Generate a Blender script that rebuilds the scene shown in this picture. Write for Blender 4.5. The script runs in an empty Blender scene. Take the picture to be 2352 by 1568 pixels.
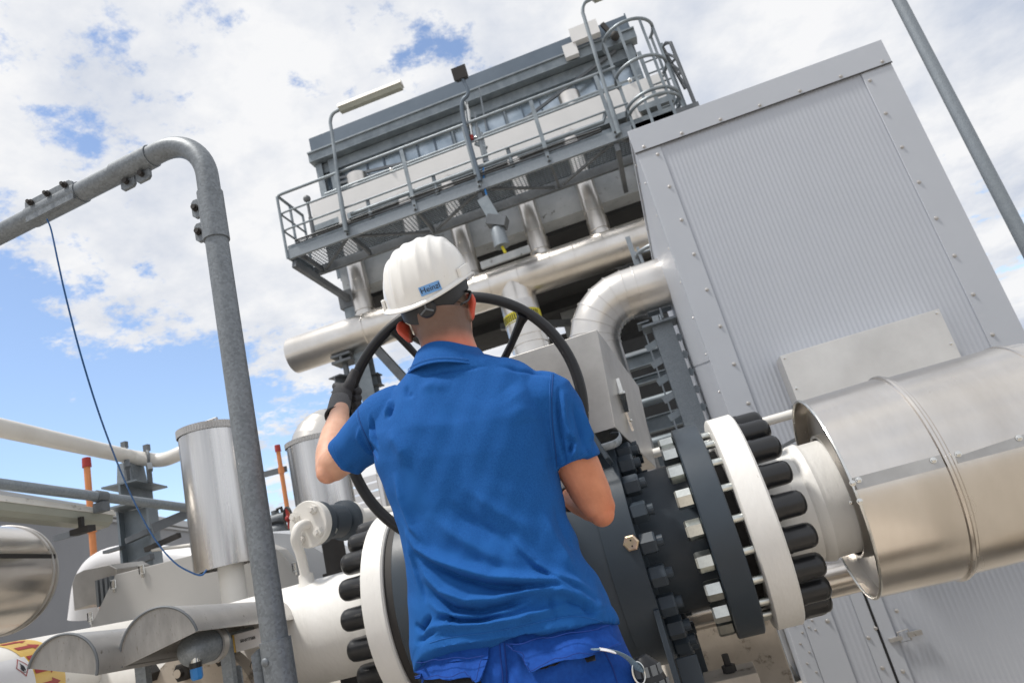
import bpy, bmesh, math, random
import numpy as np
from mathutils import Vector, Matrix, Quaternion
random.seed(7)
R = math.radians
SC = bpy.context.scene
# ---------------------------------------------------------------- frame
# design units: 1 unit = K metres, gravel at z = GZ, top of the worker's concrete platform at z = PZ
K, GZ, CZ, PZ = 1.14, -0.25, 1.15, 0.28
FOC, TH, YW, RO = 1568.0, R(16.2), R(9.6), R(15.1)
CF = Vector((-math.sin(YW)*math.cos(TH), math.cos(YW)*math.cos(TH), math.sin(TH)))
_R0 = Vector((math.cos(YW), math.sin(YW), 0)); _U0 = _R0.cross(CF)
CR = _R0*math.cos(RO) - _U0*math.sin(RO); CU = _R0*math.sin(RO) + _U0*math.cos(RO)
def W(p, s=1.0):
    return Vector((K*p[0]*s, K*p[1]*s, K*(CZ + (p[2]-CZ)*s - GZ)))
def at(x, y, Y=None, X=None, Z=None):
    "surveyed point: sight line through photo pixel (2352 wide) at a chosen real distance"
    d = CF + CR*((x-1176)/FOC) - CU*((y-784)/FOC)
    k = Y/d[1] if Y is not None else (X/d[0] if X is not None else (Z-CZ)/d[2])
    return Vector((d[0]*k, d[1]*k, CZ+d[2]*k))
# ---------------------------------------------------------------- camera
cam_d = bpy.data.cameras.new('camera'); cam = bpy.data.objects.new('camera', cam_d); SC.collection.objects.link(cam)
cam_d.sensor_width = 36.0; cam_d.lens = 36.0*FOC/2352; cam_d.clip_end = 3000; cam_d.clip_start = 0.05
cam.matrix_world = Matrix.Translation(W((0, 0, CZ))) @ Matrix((CR, CU, -CF)).transposed().to_4x4()
cam_d.dof.use_dof = True; cam_d.dof.focus_distance = 1.56; cam_d.dof.aperture_fstop = 7.1
SC.camera = cam
# ---------------------------------------------------------------- sky and sun
SUN_EL, SUN_AZ = 68.0, 240.0      # azimuth measured clockwise from +Y
world = bpy.data.worlds.new('World'); SC.world = world; world.use_nodes = True
nt = world.node_tree; nt.nodes.clear()
def N(t, typ, **kw):
    n = t.nodes.new(typ)
    for k, v in kw.items():
        if k.startswith('i_'): n.inputs[k[2:].replace('_', ' ')].default_value = v
        else: setattr(n, k, v)
    return n
def L(t, a, b): t.links.new(a, b)
out = N(nt, 'ShaderNodeOutputWorld'); mix = N(nt, 'ShaderNodeMixShader')
bg1 = N(nt, 'ShaderNodeBackground'); bg2 = N(nt, 'ShaderNodeBackground')
sky = N(nt, 'ShaderNodeTexSky', sky_type='NISHITA', sun_disc=False, sun_elevation=R(SUN_EL), sun_rotation=R(SUN_AZ), ozone_density=3.0, dust_density=0.3, air_density=1.0)
hs = N(nt, 'ShaderNodeHueSaturation', i_Saturation=0.90, i_Value=1.10); L(nt, sky.outputs[0], hs.inputs['Color']); L(nt, hs.outputs[0], bg1.inputs[0]); bg1.inputs[1].default_value = 0.15
tc = N(nt, 'ShaderNodeTexCoord'); sep = N(nt, 'ShaderNodeSeparateXYZ'); L(nt, tc.outputs['Generated'], sep.inputs[0])
def M(t, op, a=None, b=None, c=None, clamp=False):
    n = t.nodes.new('ShaderNodeMath'); n.operation = op; n.use_clamp = clamp
    for i, v in enumerate((a, b, c)):
        if v is None: continue
        if isinstance(v, (int, float)): n.inputs[i].default_value = v
        else: t.links.new(v, n.inputs[i])
    return n.outputs[0]
zc = M(nt, 'ADD', M(nt, 'MAXIMUM', sep.outputs[2], 0.0), 0.25)
cx = M(nt, 'DIVIDE', sep.outputs[0], zc); cy = M(nt, 'DIVIDE', sep.outputs[1], zc)
comb = N(nt, 'ShaderNodeCombineXYZ'); L(nt, cx, comb.inputs[0]); L(nt, cy, comb.inputs[1])
n1 = N(nt, 'ShaderNodeTexNoise', i_Scale=5.5, i_Detail=10.0, i_Roughness=0.66, i_Distortion=0.1); L(nt, comb.outputs[0], n1.inputs['Vector'])
n2 = N(nt, 'ShaderNodeTexNoise', i_Scale=3.2, i_Detail=7.0, i_Roughness=0.6); L(nt, comb.outputs[0], n2.inputs['Vector'])
def toward(px, py, lo, hi):     # 1 inside a patch of sky around a direction
    d = (at(px, py, Y=10) - Vector((0, 0, CZ))).normalized()
    vm = N(nt, 'ShaderNodeVectorMath', operation='DOT_PRODUCT'); vm.inputs[1].default_value = d
    L(nt, tc.outputs['Generated'], vm.inputs[0])
    mr = N(nt, 'ShaderNodeMapRange', interpolation_type='SMOOTHSTEP'); mr.inputs[1].default_value = math.cos(R(hi)); mr.inputs[2].default_value = math.cos(R(lo))
    L(nt, vm.outputs['Value'], mr.inputs[0]); return mr.outputs[0]
n3 = N(nt, 'ShaderNodeTexNoise', i_Scale=17.0, i_Detail=8.0, i_Roughness=0.7); L(nt, comb.outputs[0], n3.inputs['Vector'])
cov = M(nt, 'ADD', M(nt, 'MULTIPLY_ADD', n3.outputs[0], 0.42, n1.outputs[0]), -0.075)
for (px, py, lo, hi, amp) in [(60, 900, 3, 15, .20), (560, 1010, 1, 11, .17), (330, 1000, 1, 10, .11), (870, 900, 1, 5, .08), (60, 1080, 2, 16, .08), (150, 180, 1, 17, .02), (255, 65, .1, 2.2, .105), (500, 5, .1, 3.2, .11), (110, 290, .1, 2, .06), (300, 250, .1, 1.6, .05),
                              (200, 235, .1, 2, .05), (990, 165, .3, 5, .07), (160, 300, .2, 2.5, .08), (270, 530, .2, 4, .07), (1075, 125, .1, 3.0, .085), (680, 185, .2, 3, .10), (600, 560, .2, 3, .05), (2290, 530, .3, 6, .09), (20, 560, .3, 5, .06)]:
    cov = M(nt, 'SUBTRACT', cov, M(nt, 'MULTIPLY', toward(px, py, lo, hi), amp))
for (px, py, lo, hi, amp) in [(250, 610, 2, 9, .10), (1800, 60, 8, 25, .14), (700, 330, 3, 12, .06), (650, 560, 3, 10, .07)]:
    cov = M(nt, 'ADD', cov, M(nt, 'MULTIPLY', toward(px, py, lo, hi), amp))
mr = N(nt, 'ShaderNodeMapRange', interpolation_type='SMOOTHSTEP'); mr.inputs[1].default_value = 0.43; mr.inputs[2].default_value = 0.58; L(nt, cov, mr.inputs[0])
cc = N(nt, 'ShaderNodeMixRGB'); cc.inputs[1].default_value = (0.60, 0.66, 0.78, 1); cc.inputs[2].default_value = (0.98, 0.985, 1.0, 1)
mr2 = N(nt, 'ShaderNodeMapRange'); mr2.inputs[1].default_value = 0.30; mr2.inputs[2].default_value = 0.58; L(nt, n2.outputs[0], mr2.inputs[0]); L(nt, mr2.outputs[0], cc.inputs[0])
L(nt, cc.outputs[0], bg2.inputs[0]); bg2.inputs[1].default_value = 0.76
L(nt, mr.outputs[0], mix.inputs[0]); L(nt, bg1.outputs[0], mix.inputs[1]); L(nt, bg2.outputs[0], mix.inputs[2]); L(nt, mix.outputs[0], out.inputs[0])
sun_d = bpy.data.lights.new('sun', 'SUN'); sun_d.energy = 2.9; sun_d.angle = R(7); sun_d.color = (1.0, 0.95, 0.88)
sun = bpy.data.objects.new('sun', sun_d); SC.collection.objects.link(sun)
sd = Vector((math.sin(R(SUN_AZ))*math.cos(R(SUN_EL)), math.cos(R(SUN_AZ))*math.cos(R(SUN_EL)), math.sin(R(SUN_EL))))
sun.rotation_euler = sd.to_track_quat('Z', 'Y').to_euler()
SC.view_settings.view_transform = 'Standard'; SC.view_settings.look = 'None'; SC.view_settings.exposure = 0.33; SC.view_settings.gamma = 1.0
# ---------------------------------------------------------------- materials
MATS = {}
def mat(name, c1, c2=None, rough=0.5, metal=0.0, scale=6.0, bump=0.0, bscale=60.0, stretch=(1, 1, 1), rvar=0.0, dirt=None, dscale=30.0, damt=0.62, spangle=False, sss=0.0, coat=0.0, vcol=False, spec=0.5, bdist=0.002):
    m = bpy.data.materials.new(name); m.use_nodes = True; t = m.node_tree; b = t.nodes['Principled BSDF']
    tcn = N(t, 'ShaderNodeTexCoord'); mp = N(t, 'ShaderNodeMapping'); mp.inputs['Scale'].default_value = stretch; L(t, tcn.outputs['Object'], mp.inputs[0])
    if spangle:
        tx = N(t, 'ShaderNodeTexVoronoi', i_Scale=scale); L(t, mp.outputs[0], tx.inputs[0]); sepc = N(t, 'ShaderNodeSeparateColor'); L(t, tx.outputs['Color'], sepc.inputs[0])
        big = N(t, 'ShaderNodeTexNoise', i_Scale=scale*.12, i_Detail=5.0); L(t, mp.outputs[0], big.inputs[0])
        fac = M(t, 'ADD', M(t, 'MULTIPLY', sepc.outputs[0], .55), M(t, 'MULTIPLY', big.outputs[0], .5))
    else:
        tx = N(t, 'ShaderNodeTexNoise', i_Scale=scale, i_Detail=6.0, i_Roughness=0.62); L(t, mp.outputs[0], tx.inputs[0]); fac = M(t, 'MULTIPLY_ADD', tx.outputs[0], 2.2, -0.6, clamp=True)
    mx = N(t, 'ShaderNodeMixRGB'); L(t, fac, mx.inputs[0]); mx.inputs[1].default_value = (*c1, 1); mx.inputs[2].default_value = (*(c2 or c1), 1)
    col = mx.outputs[0]
    if vcol:
        at_ = N(t, 'ShaderNodeVertexColor', layer_name='tint'); mm = N(t, 'ShaderNodeMixRGB', blend_type='MULTIPLY'); mm.inputs[0].default_value = 1
        L(t, col, mm.inputs[1]); L(t, at_.outputs[0], mm.inputs[2]); col = mm.outputs[0]
    if dirt:
        dn = N(t, 'ShaderNodeTexNoise', i_Scale=dscale, i_Detail=8.0, i_Roughness=0.7); L(t, mp.outputs[0], dn.inputs[0])
        dr = N(t, 'ShaderNodeMapRange'); dr.inputs[1].default_value = damt; dr.inputs[2].default_value = damt+.1; L(t, dn.outputs[0], dr.inputs[0])
        md = N(t, 'ShaderNodeMixRGB'); L(t, dr.outputs[0], md.inputs[0]); L(t, col, md.inputs[1]); md.inputs[2].default_value = (*dirt, 1); col = md.outputs[0]
        if metal > .3:
            L(t, M(t, 'MULTIPLY_ADD', dr.outputs[0], -metal*.6, metal), b.inputs['Metallic'])
    L(t, col, b.inputs['Base Color'])
    if not (dirt and metal > .3): b.inputs['Metallic'].default_value = metal
    b.inputs['Roughness'].default_value = rough; b.inputs['Specular IOR Level'].default_value = spec
    if rvar:
        rn = N(t, 'ShaderNodeTexNoise', i_Scale=scale*1.7, i_Detail=5.0); L(t, mp.outputs[0], rn.inputs[0]); L(t, M(t, 'MULTIPLY_ADD', rn.outputs[0], rvar*2, rough-rvar), b.inputs['Roughness'])
    if bump:
        bn = N(t, 'ShaderNodeTexNoise', i_Scale=bscale, i_Detail=3.0); L(t, mp.outputs[0], bn.inputs[0])
        bp = N(t, 'ShaderNodeBump', i_Strength=bump, i_Distance=bdist); L(t, bn.outputs[0], bp.inputs['Height']); L(t, bp.outputs[0], b.inputs['Normal'])
    if sss: b.inputs['Subsurface Weight'].default_value = sss; b.inputs['Subsurface Radius'].default_value = (.02, .007, .004)
    if coat: b.inputs['Coat Weight'].default_value = coat; b.inputs['Coat Roughness'].default_value = .15
    MATS[name] = m; return m
mat('galvanised', (.19, .215, .24), (.30, .335, .365), rough=.5, metal=.5, scale=150, spangle=True, bump=.15, bscale=90, dirt=(.07, .065, .06), dscale=22, damt=.66)
mat('galvanised_near', (.125, .14, .155), (.235, .26, .285), rough=.5, metal=.4, scale=150, spangle=True, bump=.25, bscale=26, bdist=.003, dirt=(.05, .048, .045), dscale=34, damt=.70)
mat('galvanised_far', (.17, .20, .225), (.29, .33, .36), rough=.5, metal=.5, scale=5, bump=.1, bscale=20)
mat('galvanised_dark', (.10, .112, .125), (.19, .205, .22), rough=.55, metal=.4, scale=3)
mat('clad', (.58, .54, .49), (.77, .73, .685), rough=.24, metal=1.0, scale=1.6, stretch=(2.6, 1, 1), rvar=.09, bump=.30, bscale=2.6, bdist=.006, dirt=(.16, .13, .10), dscale=45, damt=.68)
mat('clad_far', (.60, .565, .52), (.80, .775, .74), rough=.31, metal=1.0, scale=1.5, rvar=.08, bump=.12, bscale=1.2, bdist=.01)
mat('clad_vert', (.42, .42, .425), (.80, .79, .775), rough=.26, metal=1.0, scale=1.0, stretch=(11, 11, .35), rvar=.12, bump=.25, bscale=1.5, bdist=.004, dirt=(.33, .32, .31), dscale=3.5, damt=.70)
mat('steel_sheet', (.33, .318, .302), (.55, .535, .51), rough=.36, metal=.92, scale=3.2, rvar=.10, bump=.12, bscale=5, dirt=(.17, .14, .11), dscale=60, damt=.66)
mat('steel_dirty', (.38, .37, .355), (.58, .565, .55), rough=.40, metal=.75, scale=5, rvar=.10, bump=.15, bscale=30, dirt=(.14, .12, .09), dscale=40, damt=.60)
mat('steel_pale', (.56, .55, .535), (.72, .71, .69), rough=.38, metal=.8, scale=2.6, rvar=.1, bump=.1, bscale=5, dirt=(.4, .38, .35), dscale=40, damt=.72)
mat('steel_bright', (.62, .62, .60), (.8, .8, .77), rough=.24, metal=1.0, scale=40, rvar=.1)
mat('panel', (.41, .435, .485), (.445, .47, .52), rough=.5, metal=.15, scale=1.2, bump=.05, bscale=3, bdist=.004, dirt=(.30, .30, .30), dscale=38, damt=.72)
mat('panel_trim', (.42, .445, .49), (.455, .48, .525), rough=.5, metal=.15, scale=1.2)
mat('grey_paint', (.034, .046, .060), (.044, .058, .074), rough=.40, scale=5, rvar=.07, bump=.12, bscale=40, spec=.35, dirt=(.03, .033, .035), dscale=50, damt=.68)
mat('white_paint', (.70, .69, .66), (.80, .795, .775), rough=.42, scale=3, bump=.55, bscale=55, bdist=.003, dirt=(.20, .15, .10), dscale=26, damt=.675, stretch=(1.5, .9, .4))
mat('white_clean', (.66, .64, .60), (.75, .735, .70), rough=.4, scale=4, bump=.1, dirt=(.4, .36, .3), dscale=12, damt=.66)
mat('black_cap', (.011, .012, .014), (.017, .018, .02), rough=.30, scale=12, rvar=.08, bump=.2, bscale=14, bdist=.004, dirt=(.06, .06, .06), dscale=70, damt=.72)
mat('black_rubber', (.009, .010, .012), (.014, .015, .018), rough=.36, scale=20, spec=.38, dirt=(.08, .08, .08), dscale=60, damt=.7)
mat('gasket', (.02, .02, .02), (.035, .03, .028), rough=.7)
mat('zinc', (.52, .54, .52), (.72, .74, .70), rough=.28, metal=1.0, scale=40, dirt=(.15, .12, .1), dscale=90, damt=.66)
mat('brass', (.66, .55, .34), (.70, .52, .46), rough=.45, metal=1.0, scale=50)
mat('concrete', (.32, .345, .365), (.50, .525, .545), rough=.85, scale=2.2, bump=.3, bscale=20, dirt=(.13, .13, .12), dscale=7, damt=.60)
mat('concrete_shade', (.028, .030, .033), (.045, .047, .050), rough=.9, scale=3, bump=.2, bscale=12)  # shaded copy of the concrete: soffit and recess shade put into its colour
mat('plinth', (.42, .37, .31), (.56, .50, .43), rough=.9, scale=6, bump=.5, bscale=40, dirt=(.17, .14, .11), dscale=11, damt=.56)
mat('gravel', (.28, .255, .22), (.45, .415, .36), rough=.95, scale=28, bump=.9, bscale=45, bdist=.02, dirt=(.20, .17, .13), dscale=18, damt=.56)
mat('wall_grey', (.215, .225, .25), (.25, .26, .285), rough=.6, scale=.8)
mat('wall_trim', (.42, .44, .47), rough=.5)
mat('roof_steel', (.105, .135, .17), (.145, .18, .22), rough=.38, metal=.5, scale=1.2)
mat('cooler_panel', (.20, .26, .32), (.58, .66, .73), rough=.3, metal=.75, scale=2.0, rvar=.1)  # bright bluish blotches: sky reflections painted into the panel colour
mat('duct_beige', (.66, .66, .655), (.74, .735, .73), rough=.45, metal=.15, scale=1.5)
mat('orange', (.56, .20, .065), (.66, .26, .10), rough=.45, scale=8)
mat('red', (.30, .022, .018), (.36, .03, .025), rough=.5, scale=9)
mat('yellow', (.62, .40, .085), (.68, .45, .10), rough=.4, scale=6)
mat('yellow_tape', (.70, .62, .03), rough=.4)
mat('label_white', (.66, .66, .68), (.72, .72, .73), rough=.4)
mat('hood_plate', (.26, .255, .245), (.40, .39, .375), rough=.5, metal=.5, scale=9, stretch=(3, 3, .8), rvar=.1, bump=.2, bscale=20, dirt=(.16, .13, .10), dscale=50, damt=.6)
mat('box_grey', (.42, .415, .405), (.48, .475, .465), rough=.45, metal=.1, scale=1.5, dirt=(.36, .35, .33), dscale=9, damt=.68)
mat('label_blue', (.16, .36, .70), rough=.4)
mat('ink', (.01, .012, .02), rough=.5)
mat('blue_cable', (.006, .07, .22), (.01, .10, .30), rough=.4, scale=30)
mat('blue_plastic', (.02, .20, .55), rough=.35)
mat('dark_hole', (.01, .01, .012), rough=.8)
mat('lamp_white', (.60, .58, .53), (.72, .70, .65), rough=.5, scale=7, dirt=(.2, .18, .15), dscale=9, damt=.6)
mat('lamp_diffuser', (.27, .28, .24), (.34, .35, .30), rough=.35, scale=3)
mat('polo', (.006, .066, .25), (.014, .108, .36), rough=.9, scale=330, dirt=(.011, .095, .325), dscale=7, damt=.5, bump=.5, bscale=900, bdist=.0006, spec=.22)
mat('polo_stitch', (.02, .13, .42), rough=.9)
mat('trouser', (.003, .045, .25), (.006, .068, .34), rough=.85, scale=120, bump=.5, bscale=700, bdist=.0006, spec=.3)
mat('skin', (.53, .285, .195), (.66, .375, .262), rough=.5, scale=25, bump=.25, bscale=240, bdist=.0012, sss=.12, vcol=True, dirt=(.25, .08, .05), dscale=110, damt=.735, spec=.4)
mat('hair', (.10, .07, .05), (.16, .12, .09), rough=.8, scale=200)
mat('helmet', (.74, .735, .71), (.79, .785, .765), rough=.27, scale=5, coat=.35, dirt=(.30, .27, .23), dscale=85, damt=.665)
mat('strap', (.010, .011, .013), (.018, .019, .022), rough=.5, scale=20)
mat('glove', (.022, .022, .026), (.034, .034, .038), rough=.7, scale=60, bump=.4, bscale=300, dirt=(.16, .15, .15), dscale=120, damt=.68)
mat('glove_knit', (.085, .085, .09), (.13, .13, .135), rough=.85, scale=160, stretch=(1, 1, 3), bump=.6, bscale=260)
mat('eye', (.7, .7, .68), rough=.2); mat('boot', (.03, .025, .02), rough=.6)
mat('denim', (.06, .12, .18), (.20, .28, .36), rough=.8, scale=260)
# ---------------------------------------------------------------- mesh kit
ORI = {}
class MB:
    def __init__(s, scale=1.0): s.v = []; s.f = []; s.s = scale
    def add(s, vs, fs):
        n = len(s.v); s.v += [Vector(p) for p in vs]; s.f += [tuple(i+n for i in f) for f in fs]; return s
    def hull8(s, p):      # bottom 4 (ccw), top 4
        return s.add(p, [(3, 2, 1, 0), (4, 5, 6, 7), (0, 1, 5, 4), (1, 2, 6, 5), (2, 3, 7, 6), (3, 0, 4, 7)])
    def box(s, x0, x1, y0, y1, z0, z1):
        return s.hull8([(x0, y0, z0), (x1, y0, z0), (x1, y1, z0), (x0, y1, z0), (x0, y0, z1), (x1, y0, z1), (x1, y1, z1), (x0, y1, z1)])
    def bar(s, p0, p1, w, h, up=(0, 0, 1)):
        p0, p1 = Vector(p0), Vector(p1); d = (p1-p0).normalized(); u = Vector(up); sd_ = d.cross(u)
        if sd_.length < 1e-4: sd_ = d.cross(Vector((0, 1, 0)))
        sd_.normalize(); u = sd_.cross(d).normalized(); a, b = sd_*(w/2), u*(h/2)
        return s.hull8([p0-a-b, p0+a-b, p1+a-b, p1-a-b, p0-a+b, p0+a+b, p1+a+b, p1-a+b])
    def ibeam(s, p0, p1, h, w, t, up=(0, 0, 1)):
        p0, p1 = Vector(p0), Vector(p1); d = (p1-p0).normalized(); u = Vector(up); sd_ = d.cross(u).normalized(); u = sd_.cross(d).normalized()
        s.bar(p0+u*(h/2-t/2), p1+u*(h/2-t/2), w, t, u); s.bar(p0-u*(h/2-t/2), p1-u*(h/2-t/2), w, t, u); return s.bar(p0, p1, t, h-2*t-.0005, u)
    def prism(s, poly, vec):
        n = len(poly); vec = Vector(vec); vs = [Vector(p) for p in poly] + [Vector(p)+vec for p in poly]
        return s.add(vs, [tuple(range(n))[::-1], tuple(range(n, 2*n))] + [(i, (i+1) % n, n+(i+1) % n, n+i) for i in range(n)])
    def frames(s, pts):
        pts = [Vector(p) for p in pts]; T = []
        for i in range(len(pts)):
            a = pts[max(0, i-1)]; b = pts[min(len(pts)-1, i+1)]; T.append((b-a).normalized())
        u = T[0].cross(Vector((0, 0, 1)))
        if u.length < .05: u = T[0].cross(Vector((0, 1, 0)))
        u.normalize(); out = []
        for i, t in enumerate(T):
            u = (u - t*u.dot(t)).normalized(); out.append((pts[i], u, t.cross(u)))
        return out
    def tube(s, pts, r, n=12, cap=True, flat=1.0, closed=False):
        fr = s.frames(pts); rs = r if isinstance(r, (list, tuple)) else [r]*len(pts); vs = []; fs = []
        for (p, u, v), rr in zip(fr, rs):
            for k in range(n):
                a = 2*math.pi*k/n; vs.append(p+u*(math.cos(a)*rr)+v*(math.sin(a)*rr*flat))
        m = len(pts)
        for i in range(m-1 if not closed else m):
            j = (i+1) % m
            for k in range(n): fs.append((i*n+k, i*n+(k+1) % n, j*n+(k+1) % n, j*n+k))
        if cap and not closed: fs += [tuple(range(n))[::-1], tuple((m-1)*n+k for k in range(n))]
        return s.add(vs, fs)
    def cyl(s, p0, p1, r0, r1=None, n=24, cap=True): return s.tube([p0, p1], [r0, r0 if r1 is None else r1], n, cap)
    def lathe(s, p0, axis, prof, n=64, closed=False, a0=0, a1=360, ref=None):
        p0 = Vector(p0); ax = Vector(axis).normalized(); u = Vector(ref) if ref else ax.cross(Vector((0, 0, 1)))
        if u.length < .05: u = Vector((1, 0, 0))
        u = (u-ax*u.dot(ax)).normalized(); v = ax.cross(u); vs = []; fs = []; full = abs(a1-a0-360) < 1e-6; nn = n if full else n+1
        for k in range(nn):
            a = R(a0+(a1-a0)*k/n); d = u*math.cos(a)+v*math.sin(a)
            for (t, r) in prof: vs.append(p0+ax*t+d*r)
        m = len(prof)
        for k in range(n):
            j = (k+1) % nn
            for i in range(m if closed else m-1):
                i2 = (i+1) % m; fs.append((k*m+i, j*m+i, j*m+i2, k*m+i2))
        return s.add(vs, fs)
    def sphere(s, c, r, n=16, sc=(1, 1, 1)):
        c = Vector(c); vs = []; fs = []; m = n//2
        for i in range(1, m):
            for k in range(n):
                a = math.pi*i/m; b = 2*math.pi*k/n; vs.append(c+Vector((math.sin(a)*math.cos(b)*sc[0], math.sin(a)*math.sin(b)*sc[1], math.cos(a)*sc[2]))*r)
        for i in range(m-2):
            for k in range(n): fs.append((i*n+k, (i+1)*n+k, (i+1)*n+(k+1) % n, i*n+(k+1) % n))
        t = len(vs); vs += [c+Vector((0, 0, r*sc[2])), c-Vector((0, 0, r*sc[2]))]
        for k in range(n): fs += [(t, k, (k+1) % n), (t+1, (m-2)*n+(k+1) % n, (m-2)*n+k)]
        return s.add(vs, fs)
    def loft(s, rings, cap=True):
        n = len(rings[0]); vs = [p for r_ in rings for p in r_]; fs = []
        for i in range(len(rings)-1):
            for k in range(n): fs.append((i*n+k, i*n+(k+1) % n, (i+1)*n+(k+1) % n, (i+1)*n+k))
        if cap: fs += [tuple(range(n))[::-1], tuple((len(rings)-1)*n+k for k in range(n))]
        return s.add(vs, fs)
    def mesh(s, name, m, org=Vector((0, 0, 0)), smooth=35, raw=False):
        me = bpy.data.meshes.new(name)
        me.from_pydata([(p*K if raw else W(p, s.s)-org) for p in s.v], [], s.f); me.materials.append(MATS[m]); fix(me, smooth); return me
    def build(s, name, m, parent=None, smooth=35, bevel=0, org=None):
        o0 = ORI[parent.name] if parent is not None else (org if org is not None else Vector((0, 0, 0)))
        me = s.mesh(name, m, o0, smooth); o = bpy.data.objects.new(name, me); SC.collection.objects.link(o)
        if parent is not None: o.parent = parent
        else: o.location = o0
        ORI[o.name] = o0
        if bevel:
            b = o.modifiers.new('bevel', 'BEVEL'); b.width = bevel*K; b.segments = 2; b.limit_method = 'ANGLE'; b.angle_limit = R(40); b.harden_normals = False
        return o
def fix(me, smooth=35):
    bm = bmesh.new(); bm.from_mesh(me); bmesh.ops.recalc_face_normals(bm, faces=bm.faces); bm.to_mesh(me); bm.free()
    if smooth:
        me.polygons.foreach_set('use_smooth', [True]*len(me.polygons)); me.set_sharp_from_angle(angle=R(smooth))
def tag(o, label, cat, group=None, kind=None):
    if label: o['label'] = label
    if cat: o['category'] = cat
    if group: o['group'] = group
    if kind: o['kind'] = kind
    return o
def thing(name, label, cat, loc, group=None, s=1.0):
    o = bpy.data.objects.new(name, None); SC.collection.objects.link(o); o.empty_display_size = .1; o.location = W(loc, s); ORI[o.name] = W(loc, s)
    return tag(o, label, cat, group)
def inst(me, name, parent, pos, axis=(0, 0, 1), spin=0.0, s=1.0, sc=1.0, label=None):
    "one more child object sharing mesh data: its local Z goes along axis"
    o = bpy.data.objects.new(name, me); SC.collection.objects.link(o); o.parent = parent
    q = Vector(axis).normalized().to_track_quat('Z', 'Y') @ Quaternion((0, 0, 1), spin)
    o.matrix_local = Matrix.LocRotScale(W(pos, s)-ORI[parent.name], q, Vector((sc, sc, sc))); ORI[o.name] = W(pos, s)
    if label: o['label'] = label
    return o
def spline(pts, n=8):
    pts = [Vector(p) for p in pts]; P = [pts[0]*2-pts[1]]+pts+[pts[-1]*2-pts[-2]]; out_ = []
    for i in range(1, len(P)-2):
        for k in range(n):
            t = k/n; a, b, c, d = P[i-1:i+3]
            out_.append(((b*2)+(c-a)*t+(a*2-b*5+c*4-d)*t*t+(b*3-a-c*3+d)*t**3)*.5)
    return out_+[pts[-1]]
def remesh(mb, name, m, parent, voxel, smooth_it=4, fac=.5, post=None):
    me = mb.mesh('tmp', m, ORI[parent.name], 0); o = bpy.data.objects.new('tmp', me); SC.collection.objects.link(o)
    r_ = o.modifiers.new('r', 'REMESH'); r_.mode = 'VOXEL'; r_.voxel_size = voxel*K
    sm = o.modifiers.new('s', 'SMOOTH'); sm.iterations = smooth_it; sm.factor = fac
    dg = bpy.context.evaluated_depsgraph_get(); me2 = bpy.data.meshes.new_from_object(o.evaluated_get(dg)); bpy.data.objects.remove(o)
    if post:
        n = len(me2.vertices); co = np.zeros(n*3); me2.vertices.foreach_get('co', co); no = np.zeros(n*3); me2.vertices.foreach_get('normal', no)
        co = co.reshape(-1, 3); no = no.reshape(-1, 3); u = (co+np.array(ORI[parent.name]))/K; u[:, 2] += GZ
        res = post(u, no)
        if 'disp' in res: me2.vertices.foreach_set('co', (co+no*res['disp'][:, None]*K).ravel())
        if 'tint' in res:
            ca = me2.color_attributes.new('tint', 'FLOAT_COLOR', 'POINT'); ca.data.foreach_set('color', np.c_[res['tint'], np.ones(n)].ravel())
    me2.polygons.foreach_set('use_smooth', [True]*len(me2.polygons)); me2.name = name
    if not me2.materials: me2.materials.append(MATS[m])
    o = bpy.data.objects.new(name, me2); SC.collection.objects.link(o); o.parent = parent; ORI[o.name] = ORI[parent.name]; return o
def text(name, body, m, parent, M4, size, extrude=.0006):
    cu = bpy.data.curves.new(name, 'FONT'); cu.body = body; cu.size = size; cu.extrude = extrude; cu.align_x = 'CENTER'; cu.align_y = 'CENTER'; cu.resolution_u = 3
    t = bpy.data.objects.new('tmp', cu); SC.collection.objects.link(t); dg = bpy.context.evaluated_depsgraph_get(); me = bpy.data.meshes.new_from_object(t.evaluated_get(dg)); bpy.data.objects.remove(t)
    me.materials.clear(); me.materials.append(MATS[m]); o = bpy.data.objects.new(name, me); SC.collection.objects.link(o); o.parent = parent
    M5 = M4.copy(); M5.translation = M4.translation-ORI[parent.name]; o.matrix_local = M5; return o
HD = R(17); DV = Vector((-math.sin(HD), math.cos(HD), 0)); DP = Vector((math.cos(HD), math.sin(HD), 0))   # heading of the left-hand lines
# ---------------------------------------------------------------- ground
g = MB(); g.add([(-400, -400, GZ), (400, -400, GZ), (400, 600, GZ), (-400, 600, GZ)], [(0, 1, 2, 3)])
tag(g.build('gravel_ground', 'gravel', smooth=0), None, None, kind='structure')
g = MB(); g.box(-2.4, .8, -3.0, 1.93, GZ-.05, PZ); tag(g.build('concrete_platform', 'plinth', smooth=0), None, None, kind='structure')
# ================================================================ main pipeline and valve
AX = Vector((1, 0, 0)); YP, ZP = 2.4, 1.045
def onring(x, r, deg):    # 0 deg = towards the camera, 90 = up
    a = R(deg); return (x, YP-r*math.cos(a), ZP+r*math.sin(a))
hexm = MB().lathe((0, 0, 0), (0, 0, 1), [(0, .0), (0, .0235), (.0045, .0265), (.036, .0265), (.040, .0235), (.040, 0)], n=6)
hexm.cyl((0, 0, .03), (0, 0, .056), .0135, n=14)
nut_grey = hexm.mesh('nut', 'grey_paint', raw=True, smooth=25)
hexz = MB().lathe((0, 0, 0), (0, 0, 1), [(0, .0), (0, .0225), (.004, .0255), (.039, .0255), (.044, .0225), (.044, 0)], n=6)
nut_zinc = hexz.mesh('nut', 'zinc', raw=True, smooth=25)
stud_m = MB().cyl((0, 0, -.04), (0, 0, .04), .0125, n=14).mesh('stud', 'zinc', raw=True)
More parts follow.
